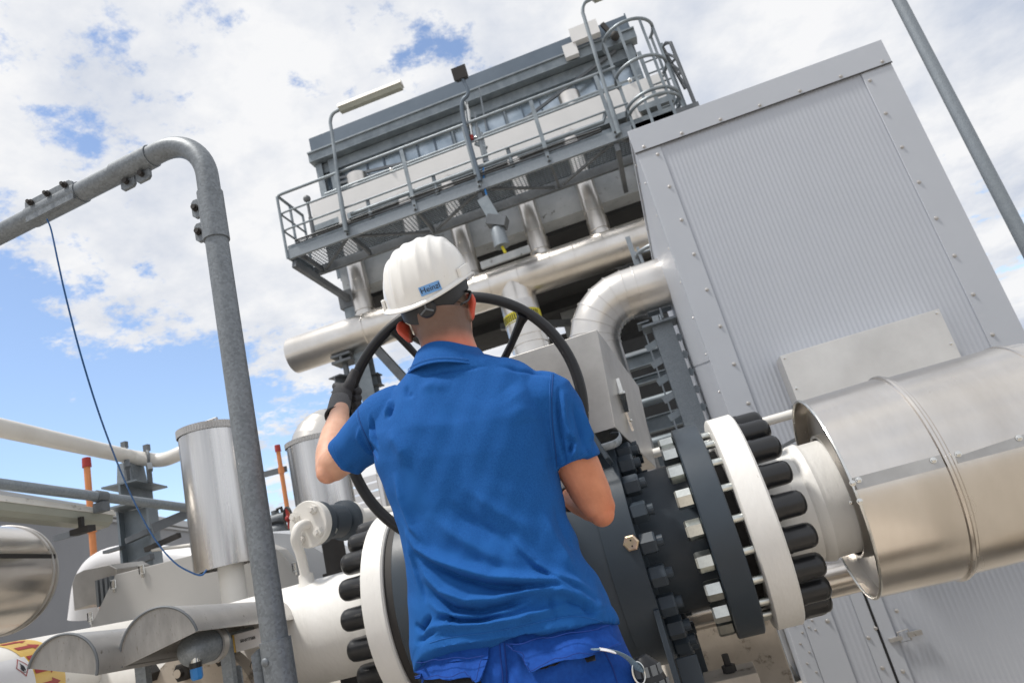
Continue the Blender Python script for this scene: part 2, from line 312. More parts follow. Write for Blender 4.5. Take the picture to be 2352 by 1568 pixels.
capm = MB().lathe((0, 0, 0), (0, 0, 1), [(0, 0), (0, .0302), (.008, .0302), (.010, .0288), (.050, .0284), (.060, .0268), (.067, .0215), (.071, .013), (.0725, 0)], n=28)
cap_mesh = capm.mesh('bolt_cap', 'black_cap', raw=True, smooth=40)
def bumpy_pipe(mb, x0, x1, r):
    mb.lathe((x0, YP, ZP), AX, [(0, r), (x1-x0, r)], n=72)
# --- white pipe, left
t = thing('white_pipe', 'thick white painted pipe with black bolt caps left of the worker', 'pipe', (-1.6, YP, GZ), 'white painted pipe ends bolted to the grey valve')
m = MB(); m.lathe((-3.6, YP, ZP), AX, [(0, .176), (2.42, .176), (2.435, .183), (2.46, .183), (2.475, .190), (2.575, .215)], n=80); m.build('pipe', 'white_paint', t)
m = MB(); m.lathe((-1.025, YP, ZP), AX, [(0, .17), (0, .327), (.004, .333), (.072, .333), (.077, .327), (.077, .17)], n=96, closed=True); m.build('flange', 'white_paint', t)
for k in range(20): inst(cap_mesh, 'bolt_cap', t, onring(-1.024, .291, k*18+4), (-1, 0, 0), spin=k*.7, sc=random.uniform(1.21, 1.27))
m = MB(); m.lathe((-.9475, YP, ZP), AX, [(0, .17), (0, .318), (.029, .318), (.029, .17)], n=64, closed=True); m.build('gasket', 'gasket', t)  # gasket made oversize and black, painting the shade in the flange gap
m = MB()
for x in (-2.0, -3.2): m.box(x-.05, x+.05, YP-.16, YP+.16, GZ, ZP-.19); m.box(x-.09, x+.09, YP-.2, YP+.2, ZP-.20, ZP-.17)
m.build('support', 'galvanised', t)
# --- white pipe, right
t = thing('white_pipe', 'thick white painted pipe stub with black bolt caps right of the grey valve', 'pipe', (.35, YP, GZ), 'white painted pipe ends bolted to the grey valve')
m = MB(); m.lathe((.242, YP, ZP), AX, [(0, .228), (.070, .19), (.085, .178), (.125, .176), (.133, .183), (.158, .186), (.172, .178), (.292, .179), (.300, .170), (.300, 0)], n=80); m.build('pipe', 'white_paint', t)
m = MB(); m.lathe((.157, YP, ZP), AX, [(0, .17), (0, .327), (.005, .335), (.080, .335), (.086, .327), (.086, .17)], n=96, closed=True); m.build('flange', 'white_paint', t)
for k in range(20): inst(cap_mesh, 'bolt_cap', t, onring(.243, .291, k*18+4), (1, 0, 0), spin=k*.7, sc=random.uniform(1.21, 1.27))
# --- grey valve
t = thing('gate_valve', 'large dark grey valve with big black handwheel in front of the worker', 'valve', (-.42, YP, GZ))
m = MB(); m.lathe((-.86, YP, ZP), AX, [(0, .20), (.0, .228), (.17, .228), (.18, .24), (.20, .350), (.205, .353), (.705, .353), (.71, .350), (.713, .24), (.72, .228), (.901, .228), (.901, .17)], n=110)
m.build('body', 'grey_paint', t)
m = MB(); m.lathe((-.245, YP, ZP), AX, [(0, .3535), (0, .3565), (.098, .3565), (.099, .30)], n=110); m.build('body_flange', 'grey_paint', t)
m = MB(); m.lathe((.042, YP, ZP), AX, [(0, .17), (0, .330), (.004, .335), (.080, .335), (.084, .330), (.084, .17)], n=96, closed=True); m.build('flange', 'grey_paint', t)
m = MB(); m.lathe((-.918, YP, ZP), AX, [(0, .17), (0, .325), (.004, .330), (.057, .330), (.061, .325), (.061, .17)], n=96, closed=True); m.build('flange', 'grey_paint', t)
m = MB(); m.lathe((.1265, YP, ZP), AX, [(0, .17), (0, .235), (.03, .235), (.03, .17)], n=64, closed=True); m.build('gasket', 'gasket', t)
for k in range(20):
    inst(nut_zinc, 'nut', t, onring(.042, .291, k*18+4), (-1, 0, 0), spin=random.uniform(0, 1.0), sc=1.16)
    inst(stud_m, 'stud', t, onring(.142, .291, k*18+4), (1, 0, 0)); inst(stud_m, 'stud', t, onring(-.925, .291, k*18+4), (1, 0, 0))
for k in range(22): inst(nut_grey, 'nut', t, onring(-.146, .320, k*360/22+3), (1, 0, 0), spin=random.uniform(0, 1.0), sc=1.22)
p = at(1451, 1246, Y=2.043); m = MB(); m.lathe(p, (-.12, -1, .04), [(0, 0), (0, .0235), (.012, .0235), (.0165, .019), (.0165, 0)], n=6); m.build('drain_plug', 'brass', t, smooth=20)
m = MB(); 
for dx in (-.008, .008): m.cyl(p+Vector((.0, -.0155, dx)), p+Vector((0, -.0185, dx)), .0025, n=10)
m.build('drain_plug_hole', 'dark_hole', t)
# legs and base
for (x, y) in ((-.155, 2.12), (-.155, 2.68), (-.68, 2.12), (-.68, 2.68)):
    m = MB(); m.bar((x, y, ZP-.16), (x, y, GZ+.03), .016, .09, (0, 1, 0)); m.bar((x+.04, y, ZP-.30), (x+.04, y, GZ+.03), .06, .012, (0, 1, 0)); m.box(x-.06, x+.09, y-.07, y+.07, GZ+.02, GZ+.035); m.build('leg', 'grey_paint', t, bevel=.002)
# bonnet with bracket, actuator cover
m = MB(); m.bar((-.162, 2.10, ZP+.27), (-.208, 2.14, 1.47), .014, .07, (0, 1, 0)); m.build('bonnet_bracket', 'grey_paint', t, bevel=.003)
m = MB(); m.bar((-.60, 2.10, ZP+.27), (-.57, 2.14, 1.47), .014, .07, (0, 1, 0)); m.build('bonnet_bracket', 'grey_paint', t, bevel=.003)
m = MB(); m.bar((-.25, 2.35, ZP+.28), (-.25, 2.35, 1.45), .2, .2, (0, 1, 0)); m.build('bonnet', 'grey_paint', t, bevel=.003)
A = at(1371, 756, Y=2.13); D = at(1413, 981, Y=2.13); B = at(1467, 887, Y=2.80); Cc = at(1508, 1074, Y=2.80)
xl = -.50; bz0 = D[2]; cvb = t
lowf = Vector((D[0], D[1], D[2])); 
m = MB(); m.hull8([(xl, D[1], D[2]), D, Cc, (xl, Cc[1], Cc[2]), (xl, A[1], A[2]), A, B, (xl, B[1], B[2])]); cover = m.build('actuator_cover', 'steel_sheet', t, smooth=0, bevel=.0025)
m = MB(); m.prism([D+Vector((.0, -.001, .0)), D+Vector((-.30, -.001, .0)), D+Vector((-.30, -.001, .055)), D+Vector((-.004, -.001, .006))], (0, -.003, 0)); m.build('folded_lip', 'steel_sheet', cover, smooth=0)
q0 = at(1424, 902, Y=2.30); q1 = at(1433, 945, Y=2.36)
ex = Vector((.006, 0, 0)); m = MB(); m.bar(q0+ex, q1+ex, .012, .022, (1, 0, 0)); m.bar(q1+ex, q1+ex+Vector((.004, .012, -.07)), .006, .008, (1, 0, 0)); m.bar(q0+ex+Vector((0, 0, .05)), q0+ex, .003, .012, (1, 0, 0))
for z in (.0, -.035, .02): m.sphere(q1+ex+Vector((.008, .004, z)), .006, 8)
m.build('latch', 'steel_bright', cover, smooth=30)
m = MB(); m.tube(spline([D+Vector((-.02, .02, -.01)), D+Vector((.005, .03, -.02)), D+Vector((-.01, -.03, -.05)), D+Vector((-.12, -.04, -.055)), (-.46, 2.1, 1.34)], 6), .012, n=8, flat=.25); m.build('strap', 'galvanised', t)
# gearbox and handwheel
m = MB(); m.cyl((-.486, 1.86, 1.511), (-.486, 2.2, 1.511), .035, n=24); m.lathe((-.486, 2.2, 1.511), (0, 1, 0), [(0, 0), (0, .10), (.03, .12), (.14, .12), (.15, 0)], n=32); m.build('gearbox', 'grey_paint', t)
HC = Vector((-.486, 1.75, 1.511)); HR = .333
hw = MB().sphere(HC+Vector((0, .10, 0)), .045, 20, (1, .8, 1)); hw = hw.build('handwheel', 'black_rubber', t)
m = MB(); m.tube([HC+Vector((math.cos(2*math.pi*k/120), 0, math.sin(2*math.pi*k/120)))*HR for k in range(120)], .0148, n=18, closed=True); m.build('rim', 'black_rubber', hw)
for k in range(5):
    a = R(114+72*k); d = Vector((math.cos(a), 0, math.sin(a))); m = MB()
    m.tube([HC+Vector((0, .10, 0))+d*.03, HC+Vector((0, .085, 0))+d*.12, HC+Vector((0, .045, 0))+d*.24, HC+Vector((0, .012, 0))+d*.30, HC+d*.322], [.017, .0145, .012, .0145, .021], n=12, flat=.8); m.build('spoke', 'black_rubber', hw)
# thin white sampling pipe behind the flanges
t = thing('sampling_pipe', 'thin white pipe running behind the bolted flanges to a bracket', 'pipe', (.3, 2.95, GZ))
p0 = at(1480, 1047, Y=2.95); p1 = at(1832, 947, Y=2.95); zz = (p0[2]+p1[2])/2
m = MB(); m.cyl((p0[0]-.3, 2.95, zz), (p1[0], 2.95, zz), .019, n=20); m.build('pipe', 'white_clean', t)
m = MB(); m.lathe((p1[0]-.012, 2.95, zz), AX, [(0, .02), (0, .034), (.016, .034), (.016, .02)], n=20, closed=True); m.bar((p1[0]+.012, 2.95, zz-.08), (p1[0]+.012, 2.95, zz+.01), .012, .07, (0, 1, 0)); m.bar((p1[0]-.02, 2.95, zz-.082), (p1[0]+.07, 2.95, zz-.082), .07, .008); m.bar((p1[0]+.05, 2.95, zz-.078), (p1[0]+.05, 4.02, zz-.078), .03, .01); m.build('bracket', 'galvanised_dark', t)
# lagged pipe low behind
t = thing('lagged_pipe', 'slim horizontal metal clad pipe low behind the white flange', 'pipe', (.3, 3.05, GZ))
m = MB(); m.cyl((-1.4, 3.05, .715), (2.6, 3.05, .715), .066, n=32); m.build('cladding', 'clad', t)
m = MB()
for x in (2.5, -1.3): m.box(x-.03, x+.03, 3.02, 3.08, GZ, .655)
m.build('support', 'galvanised', t)
# concrete plinth, beam with bolt
t = thing('concrete_plinth', 'weathered beige concrete plinth under the valve flanges', 'plinth', (.05, 3.35, GZ))
m = MB(); m.box(-.24, .215, 3.15, 3.6, GZ, .70); m.build('block', 'plinth', t, bevel=.006)
t = thing('support_beam', 'mossy yellowish steel beam with a dark bolt on the ground beside the valve leg', 'beam', (-.0, 2.45, GZ))
b0 = at(1620, 1552, Y=2.5); m = MB(); m.box(-.10, b0[0]+.16, 2.40, 2.56, GZ, b0[2]); m.build('beam', 'plinth', t, bevel=.003)
p = at(1678, 1545, Y=2.48); m = MB(); m.lathe((p[0], 2.48, b0[2]), (0, 0, 1), [(0, 0), (0, .022), (.022, .022), (.022, .011), (.055, .011), (.055, 0)], n=6); m.build('bolt', 'gasket', t)
# ================================================================ clad pipe, right
t = thing('clad_pipe', 'wide beige metal clad pipe with riveted seams at the right edge', 'pipe', (.9, YP, GZ))
m = MB(); m.lathe((.462, YP, ZP), AX, [(0, .3085), (0, .312), (.252, .3155)], n=120); m.lathe((.462, YP, ZP), AX, [(0, .3085), (.252, .312)], n=120); m.build('jacket', 'clad', t)
m = MB(); m.tube([onring(.462, .3125, a) for a in range(0, 360, 3)], .0048, n=8, closed=True); m.build('rim_bead', 'steel_bright', t)
m = MB(); m.lathe((.505, YP, ZP), AX, [(0, .195), (0, .309)], n=96); m.lathe((.470, YP, ZP), AX, [(0.06, .183), (.0, .187), (0, .195), (.035, .197)], n=72); m.build('end_plate', 'steel_sheet', t)
m = MB(); m.lathe((.712, YP, ZP), AX, [(0, .309), (.35, .307)], n=120); m.build('jacket', 'clad', t)
m = MB(); m.lathe((.705, YP, ZP), AX, [(-.004, .3145), (-.001, .3215), (.006, .3225), (.012, .3165), (.018, .3165), (.024, .3085)], n=120); m.build('seam_bead', 'clad', t)
# elbow turning down
def elbow(mb, p0, d0, d1, rad, r, n=6, n2=60, a=90):
    "mitred elbow from heading d0 to d1"
    p0, d0, d1 = Vector(p0), Vector(d0).normalized(), Vector(d1).normalized(); c = p0+d1*rad; pts = []
    for i in range(n+1):
        b = R(a*i/n); pts.append(c - d1*(rad*math.cos(b)) + d0*(rad*math.sin(b)))
    mb.tube([pts[0]-d0*.012]+pts+[pts[-1]+d1*.012], r, n=n2, cap=False); return pts
m = MB(); pts = elbow(m, (1.06, YP, ZP), AX, (0, 0, -1), .36, .305, n=5); m.tube([pts[-1], (pts[-1][0], YP, GZ)], .305, n=60); m.build('elbow_jacket', 'clad', t, smooth=12)
for i in range(5):
    m = MB(); c = Vector((1.06, YP, ZP-.36)); b = R(90*i/5); ax_ = Vector((math.cos(b), 0, -math.sin(b))); p = c+Vector((math.sin(b), 0, math.cos(b)))*.36
    m.lathe(p, ax_, [(-.006, .304), (-.004, .3105), (.004, .3105), (.006, .304)], n=90); m.build('seam_bead', 'clad', t)
for (x0, x1, r) in ((.468, .700, .3155), (.735, 1.05, .3065)):
    m = MB(); deg = 4.5
    for dd, w in ((deg, .022),): m.hull8([onring(x0, r-.002, dd-2), onring(x1, r-.002, dd-2), onring(x1, r-.002, dd+4), onring(x0, r-.002, dd+4), onring(x0, r+.005, dd-2), onring(x1, r+.005, dd-2), onring(x1, r+.001, dd+4), onring(x0, r+.001, dd+4)])
    m.build('seam_strip', 'steel_sheet', t, smooth=0)
scr = MB().lathe((0, 0, 0), (0, 0, 1), [(0, 0), (0, .0085), (.0015, .0085), (.002, .006), (.005, .0055), (.0065, .003), (.0065, 0)], n=14).mesh('screw', 'steel_bright', raw=True)
for x in (.480, .678): inst(scr, 'screw', t, onring(x, .319, 6.8), (0, -math.cos(R(7)), math.sin(R(7))))
for x in (.745, .90, 1.03): inst(scr, 'screw', t, onring(x, .3095, 6.8), (0, -math.cos(R(7)), math.sin(R(7))))
inst(scr, 'screw', t, onring(.462, .320, 6), (0, -1, 0)); inst(scr, 'screw', t, onring(.462, .320, -3), (0, -1, 0)); inst(scr, 'screw', t, onring(.467, .198, -6), (0, -1, 0), sc=.8)
# ================================================================ big corrugated enclosure
t = thing('equipment_enclosure', 'tall light grey corrugated sheet metal enclosure on the right', 'enclosure', (1.25, 5.3, GZ))
EX0, EX1, EY, EZ = .43, 2.064, 4.2, 3.53
m = MB(); pitch = .0272; nx = int((EX1-EX0-.32)/pitch*8); vs = []; xs = [EX0+.14+i*pitch/8 for i in range(nx)]
for x in xs:
    y = EY+.006-.0012*max(-.55, math.cos(2*math.pi*(x-EX0)/pitch))
    for z in (GZ+.02, EZ-.17): vs.append((x, y, z))
m.add(vs, [(2*i, 2*i+2, 2*i+3, 2*i+1) for i in range(nx-1)]); m.build('corrugated_panel', 'panel', t, smooth=60)
m = MB(); m.box(EX0, EX0+.155, EY-.004, EY+.02, GZ, EZ-.172); m.build('corner_trim', 'panel_trim', t, bevel=.002)
m = MB(); m.prism([(EX1-.185, EY-.004, EZ-.172), (EX1, EY-.004, EZ-.172), (EX1, EY-.004, GZ), (EX1-.185, EY-.004, GZ)], (0, .024, 0)); m.build('corner_trim', 'panel_trim', t, bevel=.002)
m = MB(); m.prism([(EX0-.012, EY-.010, EZ-.17), (EX1+.006, EY-.010, EZ-.17), (EX1+.006, EY-.010, EZ), (EX0-.012, EY-.010, EZ)], (0, .03, 0)); m.build('roof_trim', 'panel_trim', t, bevel=.002)
m = MB(); m.box(EX0-.012, EX1+.006, EY-.0125, EY-.0102, EZ-.178, EZ-.170); m.build('roof_trim_lip', 'gasket', t, smooth=0)
side = [(EX0+.002, EY+.02, GZ), (EX0+.002, 6.4, GZ), (EX0+.002, 6.4, 3.10), (EX0+.002, EY+.02, EZ-.03)]
m = MB(); m.prism(side, (.02, 0, 0)); m.build('side_panel', 'panel', t, smooth=0)
m = MB(); m.prism([(x+EX1-EX0-.024, y, z) for x, y, z in side], (.02, 0, 0)); m.build('side_panel', 'panel', t, smooth=0)
m = MB(); m.hull8([(EX0-.01, EY+.021, EZ-.03), (EX1+.004, EY+.021, EZ-.03), (EX1+.004, 6.44, 3.09), (EX0-.01, 6.44, 3.09), (EX0-.01, EY+.021, EZ-.002), (EX1+.004, EY+.021, EZ-.002), (EX1+.004, 6.44, 3.12), (EX0-.01, 6.44, 3.12)]); m.build('roof', 'panel_trim', t, smooth=0)
m = MB(); m.box(EX0+.03, EX1-.03, 6.37, 6.39, GZ, 3.09); m.build('rear_panel', 'panel', t, smooth=0)
m = MB(); m.prism([(EX0-.002, EY+.03, EZ-.10), (EX0-.002, EY+.15, EZ-.12), (EX0-.002, 6.0, 2.2), (EX0-.002, 6.36, 1.2), (EX0-.002, EY+.03, 1.2)][:3]+[(EX0-.002, EY+.03, 1.9)], (.004, 0, 0)); m.build('side_flashing', 'panel_trim', t, smooth=0)
esc = MB().lathe((0, 0, 0), (0, 0, 1), [(0, 0), (0, .012), (.002, .012), (.003, .0095), (.008, .008), (.010, .004), (.010, 0)], n=12).mesh('screw', 'steel_dirty', raw=True)
for i in range(7): inst(esc, 'screw', t, (EX0+.055+i*(EX1-EX0-.10)/6, EY-.010, EZ-.148), (0, -1, 0))
for i in range(13):
    z = EZ-.23-i*.245
    if z > .35:
        inst(esc, 'screw', t, (EX0+.122, EY-.004, z), (0, -1, 0)); inst(esc, 'screw', t, (EX1-.155, EY-.004, z-.01), (0, -1, 0))
        inst(esc, 'screw', t, (EX0+.001, EY+.10, z-.12), (-1, 0, 0), sc=.8); 
for i in range(9): inst(esc, 'screw', t, (EX0+.001, 4.5+i*.22, EZ-.10-i*.038), (-1, 0, 0), sc=.8)
for i in range(12): inst(esc, 'screw', t, (EX0+.001, 6.34, 2.95-i*.22), (-1, 0, 0), sc=.8)
# door low on the front
dx0 = at(1990, 1380, Y=EY)[0]; dz = .62
m = MB(); m.box(dx0-.004, dx0+.006, EY-.009, EY+.001, GZ+.05, .98); m.build('door_seam', 'dark_hole', t, smooth=0)
m = MB(); m.box(dx0+.008, dx0+.075, EY-.006, EY+.002, GZ+.05, .98); m.box(dx0-.07, dx0-.005, EY-.006, EY+.002, GZ+.05, .98); door = m.build('door_frame', 'panel_trim', t, smooth=0)
lt = at(2078, 1465, Y=EY-.02)
m = MB(); m.bar((lt[0]-.075, EY-.016, .205), (lt[0]-.01, EY-.016, .205), .02, .018); m.bar((lt[0]+.02, EY-.02, .212), (lt[0]+.09, EY-.02, .212), .02, .024); m.tube([(lt[0]-.025, EY-.02, .185), (lt[0]-.025, EY-.02, .235), (lt[0]+.03, EY-.02, .24), (lt[0]+.03, EY-.02, .185)], .004, n=8, closed=True)
for v in m.v: v.z += .0
m.build('latch', 'steel_dirty', door)
for (px_, py_) in ((1975, 1337), (1989, 1335), (1995, 1464), (2060, 1402), (2012, 1442), (2074, 1541), (2027, 1533), (1866, 1334)):
    p = at(px_, py_, Y=EY-.01)
    if p[2] > GZ+.01: inst(esc, 'screw', t, (p[0], EY-.006, p[2]), (0, -1, 0), sc=.9)
for i in range(14):
    for j in range(2): inst(esc, 'screw', t, (EX0+.02+j*.028, EY-.004, 1.0-i*.05-j*.02), (0, -1, 0), sc=.55)
m = MB(); m.box(EX0-.085, EX0-.002, EY+.004, EY+.03, GZ, .62); m.build('corner_profile', 'panel_trim', t, bevel=.002)
for i in range(16): inst(esc, 'screw', t, (EX0-.05+.03*(i % 2), EY+.004, .58-i*.05), (0, -1, 0), sc=.55)
# small duct box on the wall
t = thing('duct_box', 'bright metal box fixed to the corrugated enclosure above the clad pipe', 'box', (1.27, 4.1, 1.2))
p = at(1791, 817, Y=4.02); p2 = at(2157, 708.7, Y=4.02)
m = MB(); m.box(p[0], p2[0], 4.02, 4.188, 1.10, (p[2]+p2[2])/2); m.build('cover', 'steel_pale', t, smooth=0, bevel=.002)
for dx, dz_ in ((.02, .02), (.02, .2), (.02, .36)):
    inst(scr, 'screw', t, (p[0]+dx, 4.019, p[2]-dz_), (0, -1, 0)); inst(scr, 'screw', t, (p2[0]-dx, 4.019, p[2]-dz_), (0, -1, 0))
# lamp pole, right
t = thing('lamp_pole', 'tall galvanised pole rising to the right of the enclosure', 'pole', (3.25, 6, GZ))
m = MB(); m.tube([(3.245, 6, GZ), (3.245, 6, 3.0), (3.245, 6, 6.4)], [.056, .053, .047], n=24); m.build('pole', 'galvanised', t)
m = MB(); m.tube(spline([(3.245, 6, 6.35), (3.24, 5.95, 6.6), (3.2, 5.7, 6.72), (3.15, 5.2, 6.75)], 5), .03, n=12); m.build('arm', 'galvanised', t)
m = MB(); m.box(3.05, 3.25, 4.7, 5.2, 6.68, 6.8); m.build('lamp_head', 'lamp_white', t, bevel=.02)
# ================================================================ near galvanised frame (left)
t = thing('guard_rail', 'bent galvanised pipe rail with bolted clamps in the left foreground', 'frame', (-.962, 1.5, GZ))
PX, PY, PR = -.9625, 1.5, .0300
h0 = at(50, 494, Y=1.57); h1 = at(300, 380, Y=1.53); hz = 2.468
corner = Vector((PX, PY, hz)); hd = Vector((-1, .11, 0)).normalized(); rb = .150
pts = [Vector((PX, PY, GZ)), Vector((PX, PY, 1.2)), Vector((PX, PY, hz-rb))]
for i in range(1, 15):
    b = R(90*i/14); pts.append(corner+hd*rb-Vector((0, 0, rb))-hd*(rb*math.cos(b))+Vector((0, 0, rb*math.sin(b))))
pts += [corner+hd*.5, corner+hd*1.6]
m = MB(); m.tube(pts, PR, n=40); fr = m.build('pipe', 'galvanised_near', t, smooth=60)
m = MB(); m.tube([(PX, PY, 1.09), (PX, PY, GZ)], PR*1.16, n=36); m.build('lower_sleeve', 'galvanised_near', t)
m = MB(); m.tube([(PX, PY, 2.265), (PX, PY, 2.118)], PR*1.14, n=40); ws = m.build('sleeve', 'galvanised_near', t)
def lug(z, parent):
    m = MB(); m.prism([(PX-.028, PY-.004, z-.028), (PX-.052, PY-.004, z-.028), (PX-.060, PY-.004, z-.02), (PX-.060, PY-.004, z+.02), (PX-.052, PY-.004, z+.028), (PX-.028, PY-.004, z+.028)], (0, .012, 0)); m.build('lug', 'galvanised_near', parent, bevel=.001)
    m = MB(); m.cyl((PX-.046, PY-.018, z), (PX-.046, PY+.02, z), .007, n=12); m.lathe((PX-.046, PY-.004, z), (0, -1, 0), [(0, 0), (0, .0105), (.007, .0105), (.007, 0)], n=6); m.build('bolt', 'gasket', parent)
lug(2.232, ws); lug(2.158, ws)
def along(d): return corner+hd*d
m = MB(); m.tube([along(.180), along(.315)], PR*1.13, n=36); hs = m.build('sleeve', 'galvanised_near', t)
for d in (.222, .280):
    c = along(d)+Vector((0, 0, -.046)); m = MB(); m.prism([c+hd*-.026+Vector((0, 0, .02)), c+hd*-.026+Vector((0, 0, -.010)), c+hd*-.018+Vector((0, 0, -.018)), c+hd*.018+Vector((0, 0, -.018)), c+hd*.026+Vector((0, 0, -.010)), c+hd*.026+Vector((0, 0, .02))], (0, .010, 0)); m.build('lug', 'galvanised_near', hs, bevel=.001)
    m = MB(); m.cyl(c+Vector((0, -.014, .002)), c+Vector((0, .02, .002)), .008, n=10); m.build('bolt', 'gasket', hs)
m = MB(); m.tube([along(.455), along(.66)], PR*1.10, n=36); ps = m.build('sleeve', 'galvanised_near', t)
m = MB(); c0, c1 = along(.460)+Vector((0, -.030, .0)), along(.655)+Vector((0, -.030, 0))
m.prism([c0+Vector((0, 0, -.034)), c0+Vector((0, -.0, .026)), c0+hd*.012+Vector((0, -.0, .036)), c1+Vector((0, 0, .036)), c1+Vector((0, 0, -.034))], (0, .008, 0)); cpl = m.build('clamp_plate', 'galvanised_near', ps, bevel=.001)
for d in (.485, .555, .625):
    c = along(d)+Vector((0, -.032, .021)); m = MB(); m.lathe(c, (0, -1, 0), [(0, 0), (0, .010), (.007, .010), (.007, .006), (.016, .006), (.016, 0)], n=6); m.build('bolt', 'gasket', ps)
m = MB(); zb = 1.09
m.prism([(PX-.034, PY-.020, zb-.01), (PX-.046, PY-.030, zb-.02), (PX-.046, PY-.030, GZ+.3), (PX-.034, PY-.020, GZ+.3)], (.006, .012, 0)); m.build('lower_lug', 'galvanised_near', t)
for z in (1.05, .93):
    m = MB(); m.sphere((PX-.010, PY-.036, z), .0095, 12, (1, .45, 1)); m.build('bolt', 'galvanised_near', t)
# blue cable
cab = [(108, 503, 1.545), (118, 530, 1.55), (133, 600, 1.56), (152, 685, 1.6), (190, 830, 1.72), (240, 985, 1.9), (298, 1130, 2.2), (352, 1232, 2.4), (400, 1290, 2.5), (440, 1314, 2.56), (463, 1320, 2.59), (474, 1308, 2.61)]
m = MB(); m.tube(spline([at(x, y, Y=Y) for x, y, Y in cab], 8), [.0022+.0016*i/88 for i in range(89)], n=8); tag(m.build('cable', 'blue_cable'), 'thin blue cable hanging in a curve from the bent pipe rail', 'cable')
# ================================================================ left plant
# vertical canister A
YA = 2.78; rA = .133; top = at(478, 985, Y=YA)[2]; bot = at(520, 1302, Y=YA)[2]; cxA = -2.475*YA/3.5
t = thing('metal_canister', 'tall shiny metal cylinder with a lid handle left of the grey post', 'canister', (cxA, YA, 1.1), 'shiny metal cylinder covers')
m = MB(); m.lathe((cxA, YA, bot), (0, 0, 1), [(.0, rA-.02), (0, rA), (top-bot, rA), (top-bot+.001, 0)], n=72); m.build('shell', 'clad_vert', t)
def ribbed(c, r, z0, z1, nr=70):
    m = MB(); prof = []; n = nr*4; vs = []
    for k in range(n):
        a = 2*math.pi*k/n; rr = r+(.0035 if (k % 4) < 2 else 0)
        for z in (z0, z1): vs.append((c[0]+math.cos(a)*rr, c[1]+math.sin(a)*rr, z))
    m.add(vs, [(2*k, 2*((k+1) % n), 2*((k+1) % n)+1, 2*k+1) for k in range(n)]); m.lathe((c[0], c[1], z1), (0, 0, 1), [(0, r), (0.004, 0)], n=48); return m
ribbed((cxA, YA), rA+.004, top-.03, top+.004).build('lid_band', 'steel_dirty', t, smooth=0)
m = MB(); m.tube([(cxA-.068, YA, top), (cxA-.072, YA, top+.036), (cxA+.05, YA, top+.04), (cxA+.052, YA, top)], .0075, n=8, flat=.5); m.build('handle', 'steel_dirty', t)
m = MB(); m.lathe((cxA+.02, YA, 1.10), (0, 0, 1), [(0, .072), (.09, .072), (.11, .058), (.13, .054), (bot-1.10+.01, .054)], n=32); m.build('neck', 'white_clean', t)
m = MB(); m.box(cxA-.12, cxA+.12, YA-.1, YA+.1, GZ, 1.10); m.build('stand', 'concrete', t)
# canister B with dome elbow
cB = (at(737, 1090, Y=3.0)[0], 3.0); rB = .135; tB = at(735, 1006, Y=3.0)[2]; bB = at(752, 1172, Y=3.0)[2]
t = thing('metal_canister', 'shiny metal cylinder with domed elbow on top, behind the left forearm', 'canister', (cB[0], cB[1], 1.2), 'shiny metal cylinder covers')
m = MB(); m.lathe((*cB, bB), (0, 0, 1), [(0, rB-.004), (0, rB), (tB-bB, rB)], n=72); m.lathe((*cB, bB), (0, 0, 1), [(0.001, rB-.003), (tB-bB, rB-.003)], n=48); m.build('shell', 'clad_vert', t)
ribbed(cB, rB+.003, tB-.022, tB, 56).build('lid_band', 'steel_dirty', t, smooth=0)
m = MB(); e_ = elbow(m, (*cB, tB-.07), (0, 0, 1), (.45, 1, 0), .10, .124, n=6, n2=48, a=90); m.tube([e_[-1], e_[-1]+Vector((.45, 1, 0)).normalized()*1.6], .124, n=48, cap=False); m.build('elbow', 'clad_far', t, smooth=10)
m = MB(); m.lathe((*cB, 1.2), (0, 0, 1), [(0, .05), (bB-1.2+.1, .05), (bB-1.2+.1, 0)], n=24); m.box(cB[0]-.05, cB[0]+.05, 2.95, 3.05, GZ, 1.25); m.build('stem', 'gasket', t)
# bypass assembly with blind flange
fc = at(712, 1203, Y=2.36); fn = Vector((-.16, -.98, .0)).normalized()
t = thing('bypass_valve', 'small white bolted flange with curved white pipe on the white pipeline', 'flange', (fc[0], fc[1], ZP+.17))
m = MB(); m.lathe(fc, fn, [(-.022, 0), (-.022, .082), (.010, .085), (.014, .082), (.014, 0)], n=48); m.build('flange', 'white_clean', t)
m = MB(); m.lathe(fc, -fn, [(.024, .05), (.026, .080), (.055, .080), (.056, .05), (.075, .045), (.09, .065), (.17, .065), (.185, .045), (.20, .078), (.225, .078), (.225, 0)], n=48); m.build('valve_body', 'grey_paint', t)
m = MB(); m.lathe(fc, -fn, [(.228, 0), (.228, .073), (.25, .073), (.25, .04), (.75, .04)], n=40); m.build('rear_flange', 'white_clean', t)
u_ = fn.cross(Vector((0, 0, 1))).normalized(); bn = MB().lathe((0, 0, 0), (0, 0, 1), [(0, 0), (0, .018), (.016, .018), (.016, .010), (.026, .010), (.026, 0)], n=6).mesh('nut', 'white_clean', raw=True, smooth=25)
bz = MB().lathe((0, 0, 0), (0, 0, 1), [(0, 0), (0, .015), (.014, .015), (.014, .009), (.024, .009), (.024, 0)], n=6).mesh('nut', 'zinc', raw=True, smooth=25)
for k in range(4):
    a = R(40+90*k); d = u_*math.cos(a)+Vector((0, 0, 1))*math.sin(a); inst(bn, 'nut', t, fc+fn*.014+d*.060, fn, spin=k*.4); inst(bz, 'nut', t, fc-fn*.058+d*.060, -fn)
wz = ZP+.165; e0 = fc+fn*.012+Vector((0, 0, -.0)); pc = at(703, 1325, Y=2.36)
